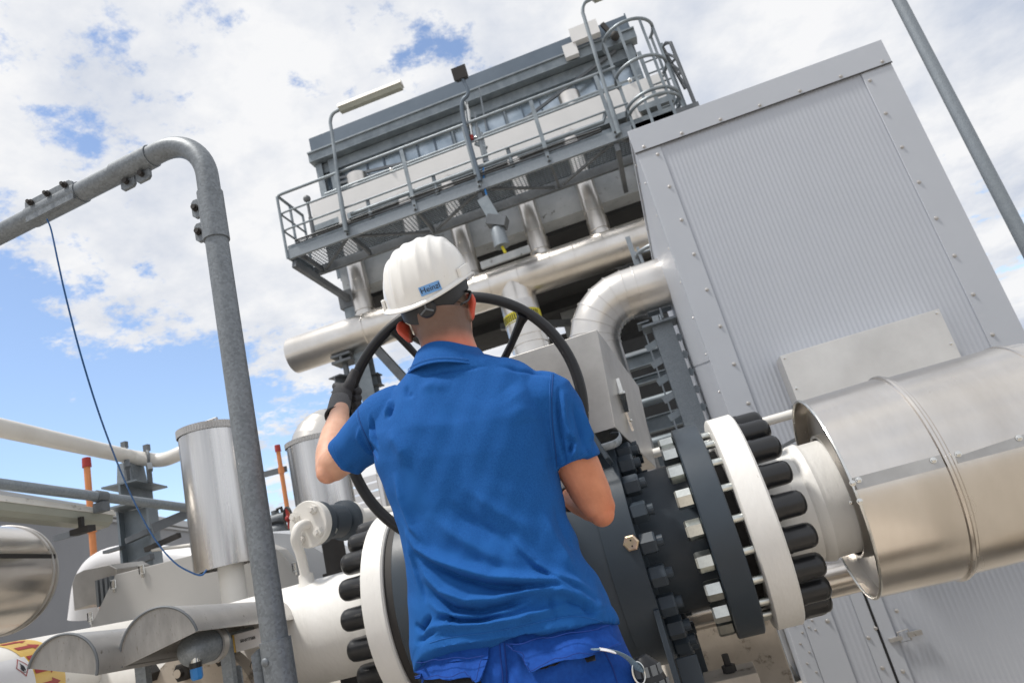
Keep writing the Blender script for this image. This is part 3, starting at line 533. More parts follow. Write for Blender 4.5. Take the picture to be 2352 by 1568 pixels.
m = MB(); m.tube(spline([e0, e0+fn*.03, e0+fn*.05+Vector((-.008, 0, -.012)), e0+fn*.055+Vector((-.018, 0, -.05)), (e0+fn*.055+Vector((-.016, 0, 0))).lerp(pc, .6), Vector((pc[0], pc[1], wz))], 6), .0175, n=18); m.lathe((pc[0], pc[1], wz-.02), (0, 0, 1), [(0, .04), (.02, .034), (.03, .027), (.055, .026), (.06, .018)], n=24); m.build('drain_pipe', 'white_clean', t)
# angled grey instrument box
def P_(x, y, Y): return at(x, y, Y=Y)
t = thing('instrument_box', 'pale grey sloping metal box with clips behind the half round hoods', 'box', (-2.3, 3.0, GZ))
YB = 3.0
poly = [P_(190, 1475, YB), P_(265, 1319, YB), P_(440, 1274, YB), P_(585, 1240, YB), P_(640, 1262, YB), P_(692, 1322, YB), P_(710, 1480, YB)]
m = MB(); m.prism([(p[0], YB, p[2]) for p in poly], (.0, .10, 0)); bx = m.build('cover', 'box_grey', t, smooth=0, bevel=.003)
poly2 = [P_(600, 1222, 3.06), P_(665, 1226, 3.06), P_(748, 1275, 3.06), P_(808, 1322, 3.06), P_(700, 1450, 3.06), P_(600, 1450, 3.06)]
m = MB(); m.prism([(p[0], 3.07, p[2]) for p in poly2], (0, .3, 0)); m.build('rear_cover', 'wall_trim', t, smooth=0)
for (x, y) in ((327, 1312), (262, 1346), (680, 1306), (209, 1420)):
    p = P_(x, y, YB-.008); m = MB(); m.bar(p+Vector((0, 0, .028)), p-Vector((0, 0, .028)), .010, .008, (0, 1, 0)); m.tube([p+Vector((-.014, -.004, .03)), p+Vector((.014, -.004, .03)), p+Vector((.014, -.004, -.01)), p+Vector((-.014, -.004, -.01))], .003, n=6, closed=True); m.build('clip', 'steel_bright', bx)
m = MB(); m.box(-2.6, -2.5, YB+.02, YB+.08, GZ, 1.1); m.box(-1.9, -1.8, YB+.02, YB+.08, GZ, 1.1); m.build('stand', 'galvanised', t)
# half round hoods
HV = Vector((-math.sin(R(8)), math.cos(R(8)), -.075)).normalized(); HP_ = Vector((math.cos(R(12)), math.sin(R(12)), 0))
def hood(label, name_, apex0, depth, r, roll, tilt=0.0, full=178):
    DV, DP = HV, HP_
    c = Vector(apex0); t = thing('rain_hood', label, 'hood', (c[0], c[1], c[2]-.2), 'half round metal rain hoods'); m = MB()
    ax = (DV+Vector((0, 0, tilt))).normalized(); up = Vector((0, 0, 1)); sdv = DP.copy()
    up2 = up*math.cos(R(roll))+sdv*math.sin(R(roll)); sd2 = sdv*math.cos(R(roll))-up*math.sin(R(roll)); ctr = c-up2*r; n = 40; vs = []
    for d in (0, depth):
        for k in range(n+1):
            a = math.pi*k/n; vs.append(ctr+ax*d-sd2*(r*math.cos(a))+up2*(r*math.sin(a)))
        for k in range(n+1):
            a = math.pi*k/n; vs.append(ctr+ax*d-sd2*((r-.003)*math.cos(a))+up2*((r-.003)*math.sin(a)))
    q = 2*(n+1); fs = []
    for k in range(n): fs += [(k, k+1, q+k+1, q+k), (n+1+k, q+n+1+k, q+n+2+k, n+2+k), (k, n+1+k, n+2+k, k+1), (q+k, q+k+1, q+n+2+k, q+n+1+k)]
    fs += [(0, q, q+n+1, n+1), (n, 2*n+1, q+2*n+1, q+n)]
    m.add(vs, fs); sh = m.build('shell', 'steel_dirty', t, smooth=40)
    for d in (.004, depth-.008):
        m = MB(); m.prism([ctr+ax*d-sd2*((r-.002)*math.cos(math.pi*k/n))+up2*((r-.002)*math.sin(math.pi*k/n)) for k in range(n+1)], ax*.004); m.build('end_plate', 'hood_plate', t, smooth=0)
    m = MB(); m.tube([ctr-sd2*(r*math.cos(math.pi*k/n))+up2*(r*math.sin(math.pi*k/n)) for k in range(n+1)], .0035, n=6); m.build('rim_bead', 'galvanised_dark', t)
    m = MB(); m.bar(ctr+ax*(depth*.5)-up2*.002, (ctr+ax*(depth*.5))-Vector((0, 0, ctr[2]-GZ)), .03, .03); m.build('stand', 'galvanised', t)
    return t, ctr, ax, up2, sd2
h1_ = hood('larger half round metal hood beside the grey post, over a tagged transmitter', 'rain_hood', at(340, 1402, Y=1.62), .66, .102, -11)
h2_ = hood('lower half round metal hood at the left, in front of the yellow banded pipe', 'rain_hood', at(164, 1455, Y=1.50), .62, .086, 19)
# transmitter under hood 1
tp = at(446, 1492, Y=1.76)
t = thing('transmitter', 'grey transmitter housing with blue cable gland under the larger hood', 'transmitter', (tp[0], tp[1], tp[2]-.1))
m = MB(); m.sphere(tp, .043, 24, (1, 1, 1.0)); m.cyl(tp+Vector((.0, 0, .0)), tp+DV*.10+DP*.03, .043, n=28); m.tube([tp, tp+DV*.5], .016, n=12); m.build('housing', 'galvanised', t)
m = MB(); m.lathe(tp+DV*.06+DP*.02, (DV+DP*.3), [(0, .043), (0, .050), (.02, .050), (.02, .043)], n=28); m.build('cover_ring', 'steel_dirty', t)
gp = at(449, 1520, Y=1.74)
m = MB(); m.cyl(gp+Vector((0, 0, .035)), gp, .013, n=14); m.build('gland', 'steel_bright', t)
m = MB(); m.cyl(gp, gp-Vector((0, 0, .014)), .0165, n=14); m.build('gland_nut', 'black_cap', t)
m = MB(); m.lathe(gp-Vector((0, 0, .044)), (0, 0, 1), [(0, 0), (0, .012), (.006, .0155), (.03, .0155), (.03, 0)], n=8); m.build('blue_gland', 'blue_plastic', t, smooth=20)
tg = at(566, 1470, Y=2.02); t2 = m = MB(); m.box(tg[0]-.050, tg[0]+.050, 2.02, 2.026, tg[2]-.026, tg[2]+.026); tgp = m.build('tag_plate', 'label_white', t)
m = MB(); m.box(tg[0]-.050, tg[0]-.040, 2.0165, 2.0195, tg[2]-.026, tg[2]+.026); m.build('tag_stripe', 'yellow', tgp)
text('tag_text', '502-01TT5005', 'ink', tgp, Matrix.Translation(W((tg[0]+.006, 2.0185, tg[2]+.002))) @ Matrix.Rotation(R(90), 4, 'X') @ Matrix.Diagonal((.72, 1, 1, 1)), .0125*K)
m = MB(); m.tube([tp+DV*.15, (tg[0]-.10, 2.06, tg[2]-.01)], .012, n=10); m.build('stem', 'gasket', t)
# flange facing the camera with rusty nuts
fcn = at(455, 1650, Y=2.12)
t = thing('blind_flange', 'dirty white flange with big rusty ended nuts below the hoods', 'flange', (fcn[0], 2.2, GZ))
m = MB(); m.lathe((fcn[0], 2.12, fcn[2]), (0, 1, 0), [(0, 0), (0, .215), (.05, .22), (.05, .12), (.3, .12)], n=64); m.build('flange', 'plinth', t)
bign = MB().lathe((0, 0, 0), (0, 0, 1), [(0, 0), (0, .030), (.034, .030), (.036, .026), (.036, .015), (.05, .015), (.05, 0)], n=6).mesh('nut', 'gasket', raw=True, smooth=25)
rst = MB().cyl((0, 0, .0505), (0, 0, .052), .0135, n=12).mesh('stud_end', 'plinth', raw=True)
for (x, y) in ((505, 1509), (590, 1526), (330, 1550), (412, 1545)):
    p = at(x, y, Y=2.08); inst(bign, 'nut', t, (p[0], 2.12, p[2]), (0, -1, 0)); inst(rst, 'stud_end', t, (p[0], 2.12, p[2]), (0, -1, 0))
m = MB(); m.box(fcn[0]-.05, fcn[0]+.05, 2.15, 2.25, GZ, fcn[2]-.18); m.build('support', 'concrete', t)
p = at(541, 1560, Y=1.98); m = MB(); m.prism([(p[0]-.022, 1.98, GZ), (p[0]+.022, 1.98, GZ), (p[0]+.022, 1.98, p[2]+.03), (p[0]+.014, 1.98, p[2]+.038), (p[0]-.014, 1.98, p[2]+.038), (p[0]-.022, 1.98, p[2]+.03)], (0, .006, 0)); tag(m.build('flat_bar', 'galvanised'), 'short upright grey flat bar in front of the rusty nuts', 'bar')
# labelled pipe running along the left
LA = at(70, 1466, Y=2.05)-Vector((0, 0, .15)); rL = .15
t = thing('labelled_pipe', 'white pipe with yellow band, red arrows and flame sign at lower left', 'pipe', (LA[0], LA[1], GZ))
m = MB(); m.lathe(LA-DV*1.9, DV, [(0, 0), (0, rL), (3.3, rL)], n=72); m.build('pipe', 'white_clean', t)
Lq = lambda d, ang, r: LA+DV*d+(DP*math.cos(R(ang))+Vector((0, 0, 1))*math.sin(R(ang)))*r    # ang 0 = right, 90 = up
def patch(mb, d0, d1, a0, a1, r, n=10, shape=None):
    vs = []; 
    for i in range(n+1):
        a = a0+(a1-a0)*i/n; vs += [Lq(d0, a, r), Lq(d1, a, r)]
    return mb.add(vs, [(2*i, 2*i+1, 2*i+3, 2*i+2) for i in range(n)])
m = MB(); patch(m, -.255, -.085, -90, 140, rL+.0012, 40); band = m.build('yellow_band', 'yellow', t)
for a in (106, 88, 70, 52, 34, 16, -2, -20, -38):
    m = MB(); patch(m, -.235, -.16, a-3.0, a+3.0, rL+.0024, 4)
    vs = [Lq(-.16, a-6.5, rL+.0024), Lq(-.16, a, rL+.0024), Lq(-.16, a+6.5, rL+.0024), Lq(-.115, a, rL+.0024)]; m.add(vs, [(0, 3, 1), (1, 3, 2)]); m.build('red_arrow', 'red', band, smooth=0)
m = MB(); patch(m, -.43, -.245, -20, 37, rL+.0030, 16); lb = m.build('warning_label', 'label_white', t)
sa, sd_ = 24, -.285; S_ = .030
def LP(u, v, r): return Lq(sd_+u, sa+math.degrees(v/rL), r)
o_ = [(0, S_), (S_, 0), (0, -S_), (-S_, 0)]; i_ = [(x*.86, y*.86) for x, y in o_]
def diamond(m, ring_o, ring_i, r, n=6):
    for k in range(4):
        for j in range(n):
            A0, A1 = [Vector(ring_o[k]).lerp(Vector(ring_o[(k+1) % 4]), q/n) for q in (j, j+1)]; B0, B1 = [Vector(ring_i[k]).lerp(Vector(ring_i[(k+1) % 4]), q/n) for q in (j, j+1)]
            m.add([LP(*A0, r), LP(*A1, r), LP(*B1, r), LP(*B0, r)], [(0, 1, 2, 3)])
m = MB(); diamond(m, o_, i_, rL+.0042); m.build('hazard_diamond', 'red', lb, smooth=0)
FS = .48; fl = [(-.004, -.030), (-.018, -.026), (-.024, -.012), (-.022, 0), (-.017, -.004), (-.018, .012), (-.010, .004), (-.006, .034), (.002, .016), (.005, .022), (.010, .008), (.013, .012), (.018, -.004), (.016, -.02), (.008, -.028), (.010, -.016), (.001, -.002), (-.008, -.018)]
m = MB(); m.add([LP(u*FS, v*FS, rL+.0045) for u, v in fl]+[LP(0, -.012*FS, rL+.0045)], [(i, (i+1) % len(fl), len(fl)) for i in range(len(fl))]); m.add([LP(FS*-.018, FS*-.037, rL+.0045), LP(FS*.016, FS*-.037, rL+.0045), LP(FS*.016, FS*-.033, rL+.0045), LP(FS*-.018, FS*-.033, rL+.0045)], [(0, 1, 2, 3)]); m.build('flame_symbol', 'ink', lb, smooth=0)
# horizontal clad tank
tc_ = at(8, 1332, Y=3.05); rT = .27
t = thing('clad_tank', 'horizontal metal clad drum with a dark seam at the left edge', 'tank', (tc_[0], tc_[1], GZ))
m = MB(); m.lathe(tc_, -DV, [(0, 0), (0, rT), (3.0, rT), (3.0, 0)], n=90); m.build('jacket', 'clad', t)
for d in (.0, .035): 
    m = MB(); m.tube([tc_-DV*d+(DP*math.cos(R(a))+Vector((0, 0, 1))*math.sin(R(a)))*(rT+.002) for a in range(0, 360, 4)], .006, n=8, closed=True); m.build('rim_bead', 'steel_dirty', t)
m = MB(); q = DP*math.cos(R(12))+Vector((0, 0, 1))*math.sin(R(12)); m.bar(tc_+q*rT, tc_+q*rT-DV*3.0, .006, .022); m.build('seam_strip', 'gasket', t)
m = MB(); m.box(tc_[0]-.06, tc_[0]+.06, 2.5, 2.7, GZ, tc_[2]-.2); m.build('support', 'concrete', t)
# overhead white pipe on its column
qa = at(288, 1046, Y=3.9); hv = (at(0, 982, Y=2.7)-qa).normalized(); q1_ = at(322, 1052, Y=4.0); q2_ = at(370, 1056, Y=4.05); q3_ = at(415, 1040, Y=4.05)
t = thing('overhead_pipe', 'cream white pipe crossing the sky at the left and bending behind the canister', 'pipe', (qa[0], qa[1], GZ))
m = MB(); m.tube([qa+hv*3.2, qa+hv*1.5]+spline([qa+hv*.3, qa, q1_, q2_, q3_, at(470, 1010, Y=4.15), at(520, 985, Y=4.3)], 6), .0475, n=28); m.build('pipe', 'white_clean', t)
t = thing('pipe_column', 'grey steel column with cross beams holding the cream pipe on clamps', 'column', (at(318, 1200, Y=4.0)[0], 4.0, GZ))
cx_ = at(318, 1200, Y=4.0)[0]; zt = at(300, 1118, Y=4.0)[2]
m = MB(); m.ibeam((cx_, 4.0, GZ), (cx_, 4.0, zt-.16), .20, .15, .014, up=DP); m.build('column', 'galvanised_far', t)
m = MB(); m.ibeam(Vector((cx_, 4.0, zt-.08))-DP*.0-DV*.22, Vector((cx_, 4.0, zt-.08))+DV*.25, .15, .22, .012); m.build('cross_beam', 'galvanised_far', t)
m = MB(); m.hull8([(cx_-.08, 3.93, zt+.0), (cx_+.06, 3.93, zt), (cx_+.06, 4.05, zt), (cx_-.08, 4.05, zt), (cx_-.06, 3.93, zt+.16), (cx_+.04, 3.93, zt+.16), (cx_+.04, 4.05, zt+.16), (cx_-.06, 4.05, zt+.16)]); m.build('saddle', 'galvanised', t)
pv = (q2_-qa).normalized()
for f in (0.0, .62):
    c = qa.lerp(q2_, f); m = MB(); uu = Vector((0, 0, 1)); ww = pv.cross(uu).normalized()
    m.tube([c+(uu*math.cos(R(a))+ww*math.sin(R(a)))*.053 for a in range(-140, 141, 10)], .010, n=8, flat=.6); m.bar(c+uu*.05, c+uu*.095, .035, .03); m.bar(c-uu*.05+ww*.05, c-uu*.10+ww*.08, .03, .03); m.bar(c-uu*.05, c-uu*.17, .018, .03); m.build('pipe_clamp', 'galvanised_dark', t)
for z in (1.62, 1.78):
    p = at(300, 1230, Y=3.9); m = MB(); m.bar((cx_-.17, 3.89, z), (cx_-.04, 3.89, z), .05, .02); m.bar((cx_+.0, 3.89, z+.03), (cx_+.17, 3.89, z+.05), .04, .035); m.build('bracket', 'galvanised_dark', t)
# conduit and strip lamp
g0, g1 = at(-40, 1106, Y=2.5), at(432, 1166, Y=3.7)
t = thing('conduit', 'mottled grey horizontal conduit pipe above the strip lamp at left', 'pipe', tuple(g1))
m = MB(); m.tube([g0+(g0-g1)*.5, g0, g1], .026, n=20); m.build('pipe', 'galvanised', t)
c = g0.lerp(g1, .50); m = MB(); dd = (g1-g0).normalized(); m.tube([c-dd*.03, c+dd*.03], .032, n=20); m.bar(c+Vector((0, 0, -.03)), c+Vector((0, 0, -.08)), .06, .05); m.build('clamp', 'galvanised_dark', t)
m = MB(); e0_ = at(350, 1213, Y=3.6); e1_ = at(440, 1175, Y=3.75); m.bar(e0_, e1_, .02, .055); m.build('slotted_rail', 'galvanised_dark', t)
l0, l1 = at(-30, 1155, Y=2.55), at(240, 1187, Y=3.25); ld = (l1-l0).normalized(); lp = ld.cross(Vector((0, 0, 1))).normalized()
t = thing('strip_lamp', 'weathered white fluorescent strip lamp hanging below the grey conduit', 'lamp', tuple(l1))
def prof_bar(mb, a, b, prof, w):
    mb.prism([a+w*x+Vector((0, 0, 1))*z for x, z in prof], b-a)
m = MB(); prof_bar(m, l0-ld*.6, l1, [(-.075, -.01), (.075, -.01), (.06, .025), (-.06, .025)], lp); m.build('housing', 'lamp_white', t, smooth=0, bevel=.003)
m = MB(); prof_bar(m, l0-ld*.6, l1-ld*.02, [(-.07, -.0115), (-.062, -.045), (-.035, -.065), (.035, -.065), (.062, -.045), (.07, -.0115)], lp); m.build('diffuser', 'lamp_diffuser', t, smooth=20)
m = MB(); p = at(188, 1218, Y=3.0); m.bar(p+Vector((-.05, 0, 0)), p+Vector((.06, 0, 0)), .05, .03); m.bar(p, p+Vector((0, 0, .07)), .02, .02); m.build('bracket', 'gasket', t)
# orange vent poles
for (x, y0, y1, Y, w, lab) in ((199, 1063, 1270, 5.2, 11.5, 'orange pole with red cap standing behind the strip lamp'), (638, 1030, 1300, 6.0, 7.5, 'slim orange pole with red cap between the post and the domed canister')):
    p = at(x, y0, Y=Y); r = w/1568*Y*1.0; t = thing('vent_pole', lab, 'pole', (p[0], Y, GZ), 'orange poles with red caps'); m = MB(); m.cyl((p[0], Y, GZ), (p[0], Y, p[2]), r*.72, n=20); m.build('pole', 'orange', t)
    m = MB(); m.lathe((p[0], Y, p[2]-r*1.0), (0, 0, 1), [(0, r*.6), (0, r*1.0), (r*2.2, r*.93), (r*2.3, r*.8), (r*2.3, 0)], n=20); m.build('cap', 'red', t)
    z = at(645, 1080, Y=6)[2] if Y > 5.5 else at(210, 1215, Y=5.2)[2]
    m = MB(); m.lathe((p[0], Y, z-.03), (0, 0, 1), [(0, r*.7), (0, r*1.0), (.06, r*1.0), (.06, r*.7)], n=16); m.build('coupling', 'orange', t)
    m = MB(); m.bar((p[0]-.45, Y+.05, z+.03), (p[0]+.03, Y+.05, z+.01), .02, .055); m.build('arm', 'galvanised_dark', t)
# small valve with red wheel
p = at(632, 1178, Y=5.0)
t = thing('small_valve', 'small grey valve with red handwheel seen past the grey post', 'valve', (p[0], 5.0, 1.3))
m = MB(); m.sphere(p-Vector((0, 0, .16)), .09, 16); m.cyl(p-Vector((0, 0, .1)), p+Vector((0, 0, .02)), .03, n=12); m.cyl(p+Vector((-.07, 0, -.05)), p+Vector((.09, 0, -.05)), .045, n=16); m.lathe(p-Vector((0, 0, .07)), (0, 0, 1), [(0, 0), (0, .075), (.02, .075), (.02, 0)], n=16); m.cyl((p[0], 5, GZ), (p[0], 5, p[2]-.2), .04, n=12); m.build('body', 'galvanised_dark', t)
m = MB(); m.tube([p+Vector((.03, -.02, .02)), p+Vector((.07, -.02, .03)), p+Vector((.085, -.02, -.08))], .012, n=8); m.build('lever', 'gasket', t)
c = at(662, 1190, Y=4.9); m = MB(); m.tube([c+Vector((math.cos(R(a))*.05, math.cos(R(a))*-.03, math.sin(R(a))*.085)) for a in range(0, 360, 20)], .010, n=8, closed=True); m.build('wheel_rim', 'gasket', t)
m = MB(); m.bar(c+Vector((0, 0, -.08)), c+Vector((0, 0, .08)), .02, .012); m.sphere(c, .025, 10); m.build('wheel_spoke', 'red', t)
# third hood far left
c = at(232, 1300, Y=3.3); t = thing('rain_hood', 'distant upright metal hood left of the sloping grey box', 'hood', (c[0], c[1], GZ), 'half round metal rain hoods')
pl = [at(x, y, Y=3.3) for x, y in ((170, 1402), (165, 1340), (173, 1318), (192, 1308), (250, 1296), (268, 1305), (262, 1400), (214, 1388))]
m = MB(); m.prism([(q[0], 3.3, q[2]) for q in pl], (0, .25, 0)); m.build('shell', 'steel_sheet', t, smooth=0, bevel=.004)
m = MB(); q = at(228, 1370, Y=3.26)
for k in range(4): m.bar((q[0]-.012+k*.03, 3.27, q[2]-.05), (q[0]-.012+k*.03, 3.27, q[2]+.09), .015, .02)
m.build('cooling_fins', 'galvanised_dark', t); m = MB(); m.box(c[0]-.03, c[0]+.03, 3.4, 3.46, GZ, 1.35); m.build('stand', 'galvanised', t)
# white lagged bend behind
t = thing('white_bend', 'white lagged pipe bend low behind the grey column', 'pipe', (at(250, 1300, Y=4.6)[0], 4.6, GZ))
pp = spline([at(*q, Y=4.6) for q in ((190, 1420), (205, 1330), (245, 1290), (320, 1280), (440, 1290), (560, 1300))], 6); m = MB(); m.tube(pp, .10, n=24); m.build('pipe', 'label_white', t)
t = thing('service_cabinet', 'pale grey cabinet with a white louvre between the domed canister and the worker', 'cabinet', (at(880, 1150, Y=5.4)[0], 5.4, GZ))
c0_, c1_ = at(862, 1088, Y=5.4), at(800, 1100, Y=5.5)
m = MB(); m.box(c0_[0], c0_[0]+1.2, 5.4, 6.2, GZ, c0_[2]); m.build('body', 'box_grey', t, smooth=0, bevel=.004)
m = MB(); m.box(c0_[0]+.02, c0_[0]+.05, 5.375, 5.395, GZ, c0_[2]-.03); m.build('door_edge', 'label_white', t, smooth=0)
for k in range(9): m = MB(); m.bar((c1_[0]-.02, 5.5, c1_[2]-.05-k*.07), (c0_[0]-.02, 5.5, c1_[2]-.05-k*.07), .02, .05); m.build('louvre_blade', 'label_white', t, smooth=0)
# grey wall building
w0, w1 = Vector((-9.3, 6.2, GZ)), Vector((-14.6, 21.5, GZ)); wd = (w1-w0).normalized(); wn = Vector((0, 0, 1)).cross(wd).normalized()
t = thing('grey_building', 'long plain grey building wall with pale roof edge at far left', 'building', tuple(w0))
def wallbox(mb, a, b, z0, z1, th, off=0): 
    a = a+wn*off; b = b+wn*off
    return mb.hull8([Vector((q[0], q[1], z)) for z in (z0, z1) for q in (a, b, b+wn*th, a+wn*th)])
m = MB(); wallbox(m, w0, w1, GZ, 3.86, 5.0); m.build('wall', 'wall_grey', t, smooth=0)
m = MB(); wallbox(m, w0, w1, 3.862, 4.03, 5.2, -.12); m.build('roof_edge', 'wall_trim', t, smooth=0)
m = MB(); wallbox(m, w0, w1, 3.78, 3.84, .1, -.06); m.build('gutter', 'wall_trim', t, smooth=0)
# small white service box behind canister A, handrail
t = thing('cable_bracket', 'dark clamp arm with white rod in front of the grey column', 'bracket', tuple(at(370, 1270, Y=3.8)))
m = MB(); m.bar(at(335, 1262, Y=3.8), at(412, 1228, Y=3.8), .03, .03); m.build('arm', 'gasket', t)
m = MB(); m.cyl(at(350, 1262, Y=3.8), at(450, 1250, Y=3.8), .012, n=10); m.build('rod', 'white_clean', t)
# ================================================================ air cooler tower (far), modelled in its own survey scale
S = .72; GT = CZ+(GZ-CZ)/S
def TB(): return MB(S)
def TH(name, label, cat, loc, group=None): return thing(name, label, cat, loc, group, S)
rnd = random.Random(3)
# cooler body
t = TH('cooler_tower', 'tall grey steel air cooler tower with panelled walls above the walkway', 'tower', (-2, 17, GT))
X0, X1 = -6.45, 2.36
m = TB(); m.box(X0, X1, 15.0, 15.12, 12.34, 12.72); m.box(X0, X1, 15.0, 15.3, 12.72, 12.76); m.box(X0-.03, X0, 15.0, 23, 12.3, 12.76); m.box(X1, X1+.03, 14.98, 23, 12.2, 12.80); m.build('roof_fascia', 'roof_steel', t, smooth=0)
m = TB(); m.box(X0-.12, X1+.1, 14.95, 15.25, 12.02, 12.26); m.box(X0-.12, X1+.1, 14.90, 15.2, 12.26, 12.30); m.box(X0, X1, 15.2, 15.4, 11.72, 12.0); m.build('roof_beam', 'galvanised_far', t, smooth=0)
m = TB(); m.box(X0, X1, 15.42, 15.5, 8.9, 12.5); m.box(X0, X0+.08, 15.5, 23, 8.9, 12.5); m.box(X1-.08, X1, 15.5, 23, 8.9, 12.5); m.build('panel_wall', 'cooler_panel', t, smooth=0)
n_ = 17
for i in range(n_+1):
    x = X0+.3+(X1-X0-.5)*i/n_; m = TB(); m.box(x-.02, x+.02, 15.36, 15.42, 9.2, 11.75); m.build('panel_rib', 'roof_steel', t, smooth=0)
for x in (X0+.05, X0+.42, X1-.15): m = TB(); m.ibeam((x, 15.2, 8.6), (x, 15.2, 12.0), .2, .18, .02, up=(0, 1, 0)); m.build('corner_post', 'galvanised_far', t, smooth=0)
for i in range(5):
    x = X0+2.3+i*1.45; m = TB(); m.box(x, x+.05, 15.28, 15.33, 10.7, 11.75); m.build('hanger', 'galvanised_far', t, smooth=0)
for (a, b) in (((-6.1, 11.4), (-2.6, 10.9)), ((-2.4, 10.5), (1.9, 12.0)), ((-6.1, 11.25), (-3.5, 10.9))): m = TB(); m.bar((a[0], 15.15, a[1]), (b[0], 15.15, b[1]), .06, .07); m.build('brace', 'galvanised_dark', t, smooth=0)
m = TB(); m.box(X0+.1, X1-.1, 15.1, 23, 12.5, 12.55); m.build('roof', 'roof_steel', t, smooth=0)
m = TB(); m.box(X0, X1+.6, 15.6, 23.4, 8.02, 9.0); m.build('floor_slab', 'concrete_shade', t, smooth=0)
m = TB(); m.box(-6.35, 3.2, 15.0, 15.58, 8.12, 9.05); m.build('edge_beam', 'concrete', t, smooth=0)
for y in (17.5, 20.5): m = TB(); m.box(-6.2, 3.2, y, y+.4, 7.72, 8.02); m.build('cross_beam', 'concrete_shade', t, smooth=0)
m = TB(); m.ibeam((-6.15, 14.9, 7.6), (-6.15, 14.9, GT), .34, .34, .03, up=(0, 1, 0)); m.build('leg', 'galvanised_far', t, smooth=0)
for (x, y) in ((-6.0, 22), (3.0, 22), (3.0, 15.2), (-1.55, 22)):
    m = TB(); m.box(x-.3, x+.3, y-.3, y+.3, GT, 8.0); m.build('leg', 'concrete', t, smooth=0)
m = TB(); m.box(-6.4, -5.9, 14.7, 15.5, 7.6, 8.05); m.build('bracket_beam', 'galvanised_dark', t, smooth=0)
for a, b in (((-6.1, 14.9, 7.0), (-4.2, 14.9, 3.6)), ((-6.1, 15.2, 5.4), (-3.2, 18, 1.9)), ((-2.4, 20.0, 4.2), (-.2, 20, 7.6)), ((-1.3, 16.5, 7.9), (2.6, 16.5, 6.0)), ((.3, 15.6, 7.0), (3.0, 15.6, 8.0)), ((-3.6, 20, 7.6), (0.2, 20, 6.6)), ((-1, 22, 7.7), (2.6, 22, 6.4))):
    m = TB(); m.bar(a, b, .2, .2); m.build('brace', 'galvanised_dark', t, smooth=0)
m = TB(); m.box(-3.6, 3.6, 24.0, 24.4, GT, 7.9); m.build('rear_wall', 'concrete_shade', t, smooth=0)
# walkway
t = TH('walkway', 'galvanised grating walkway with handrails along the front of the cooler tower', 'walkway', (-2.5, 13.6, 8.5))
XA, XB = -6.66, 2.3
m = TB(); m.box(XA, XB, 13.0, 13.012, 8.43, 8.655); m.box(XA, XB, 13.012, 13.08, 8.43, 8.445); m.box(XA, XB, 13.012, 13.08, 8.64, 8.655); m.build('front_beam', 'galvanised', t, smooth=0)
m = TB(); m.box(XA, XB, 14.2, 14.22, 8.40, 8.66); m.box(XA, XB, 14.12, 14.2, 8.40, 8.42); m.build('rear_beam', 'galvanised_dark', t, smooth=0)
m = TB(); m.box(XA, XB, 13.09, 13.10, 8.66, 8.80); m.box(XA, XA+.01, 13.1, 14.2, 8.66, 8.80); m.build('toe_board', 'galvanised_far', t, smooth=0)
m = TB(); m.box(XA, XA+.02, 13.02, 14.18, 8.43, 8.65); m.build('end_beam', 'galvanised_far', t, smooth=0)
m = TB()
x = XA+.03
while x < XB: m.box(x, x+.016, 13.1, 14.18, 8.618, 8.63); x += .085
for k in range(13): m.box(XA, XB, 13.12+k*.083, 13.132+k*.083, 8.606, 8.6175)
m.build('grating', 'galvanised_far', t, smooth=0)
posts = [-6.62, -5.14, -3.50, -2.0, -.42, 1.05]
jx = [-6.4, -5.14, -3.5, -2.0, -.42, 1.05, 2.2]
for i, x in enumerate(jx):
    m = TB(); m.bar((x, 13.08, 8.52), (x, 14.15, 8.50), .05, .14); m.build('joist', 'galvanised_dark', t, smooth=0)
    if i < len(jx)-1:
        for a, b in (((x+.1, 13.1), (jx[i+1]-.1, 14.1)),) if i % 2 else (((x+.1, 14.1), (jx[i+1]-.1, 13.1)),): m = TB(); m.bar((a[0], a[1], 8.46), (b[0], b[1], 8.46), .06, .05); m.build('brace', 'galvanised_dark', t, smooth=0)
for x in posts[1:]:
    m = TB(); m.bar((x, 12.99, 8.50), (x, 12.99, 10.05), .085, .03, (0, 1, 0)); p_ = m.build('post', 'galvanised_far', t, smooth=0)
    for z in (8.5, 8.6): m = TB(); m.lathe((x, 12.97, z), (0, -1, 0), [(0, .022), (.02, .022), (.02, 0)], n=6); m.build('bolt', 'gasket', p_)
# front rails with rounded left end, returning along the short end
def rail(z, r, name, x1=1.5):
    rr = .14 if z > 9.9 else .02
    m = TB(); P0 = [(x1, 13.0, z)] + [(XA+.14, 13.0, z), (XA+.04, 13.02, z-.0), (XA+.0, 13.10, z), (XA+.0, 14.15, z)]; m.tube(P0, r, n=10); return m.build(name, 'galvanised_far', t)
rail(10.08, .036, 'handrail'); rail(9.60, .024, 'mid_rail'); rail(9.16, .024, 'mid_rail')
m = TB(); m.tube([(-5.0, 13.05, 8.98), (-.3, 13.05, 8.98), (.9, 13.05, 8.98), (1.0, 13.05, 9.15)], .05, n=10); m.build('cable_pipe', 'galvanised_far', t)
for y in (13.0, 13.55, 14.15): m = TB(); m.tube([(XA, y, 8.45), (XA, y, 10.05)], .032, n=10); m.build('end_post', 'galvanised_far', t)
for x in (-4.55, -2.95, -1.2): m = TB(); m.tube([(x, 13.06, 8.7), (x, 13.06, 9.2)], .045, n=10); m.build('short_post', 'galvanised_far', t)
m = TB(); m.tube([(-6.1, 13.35, 8.6), (-6.1, 13.35, 9.45)], .05, n=10); m.tube([(-6.1, 13.35, 9.4), (-6.1, 13.35, 9.9)], .035, n=10); m.sphere((-6.1, 13.35, 9.95), .09, 12); m.build('gas_detector', 'galvanised_dark', t)
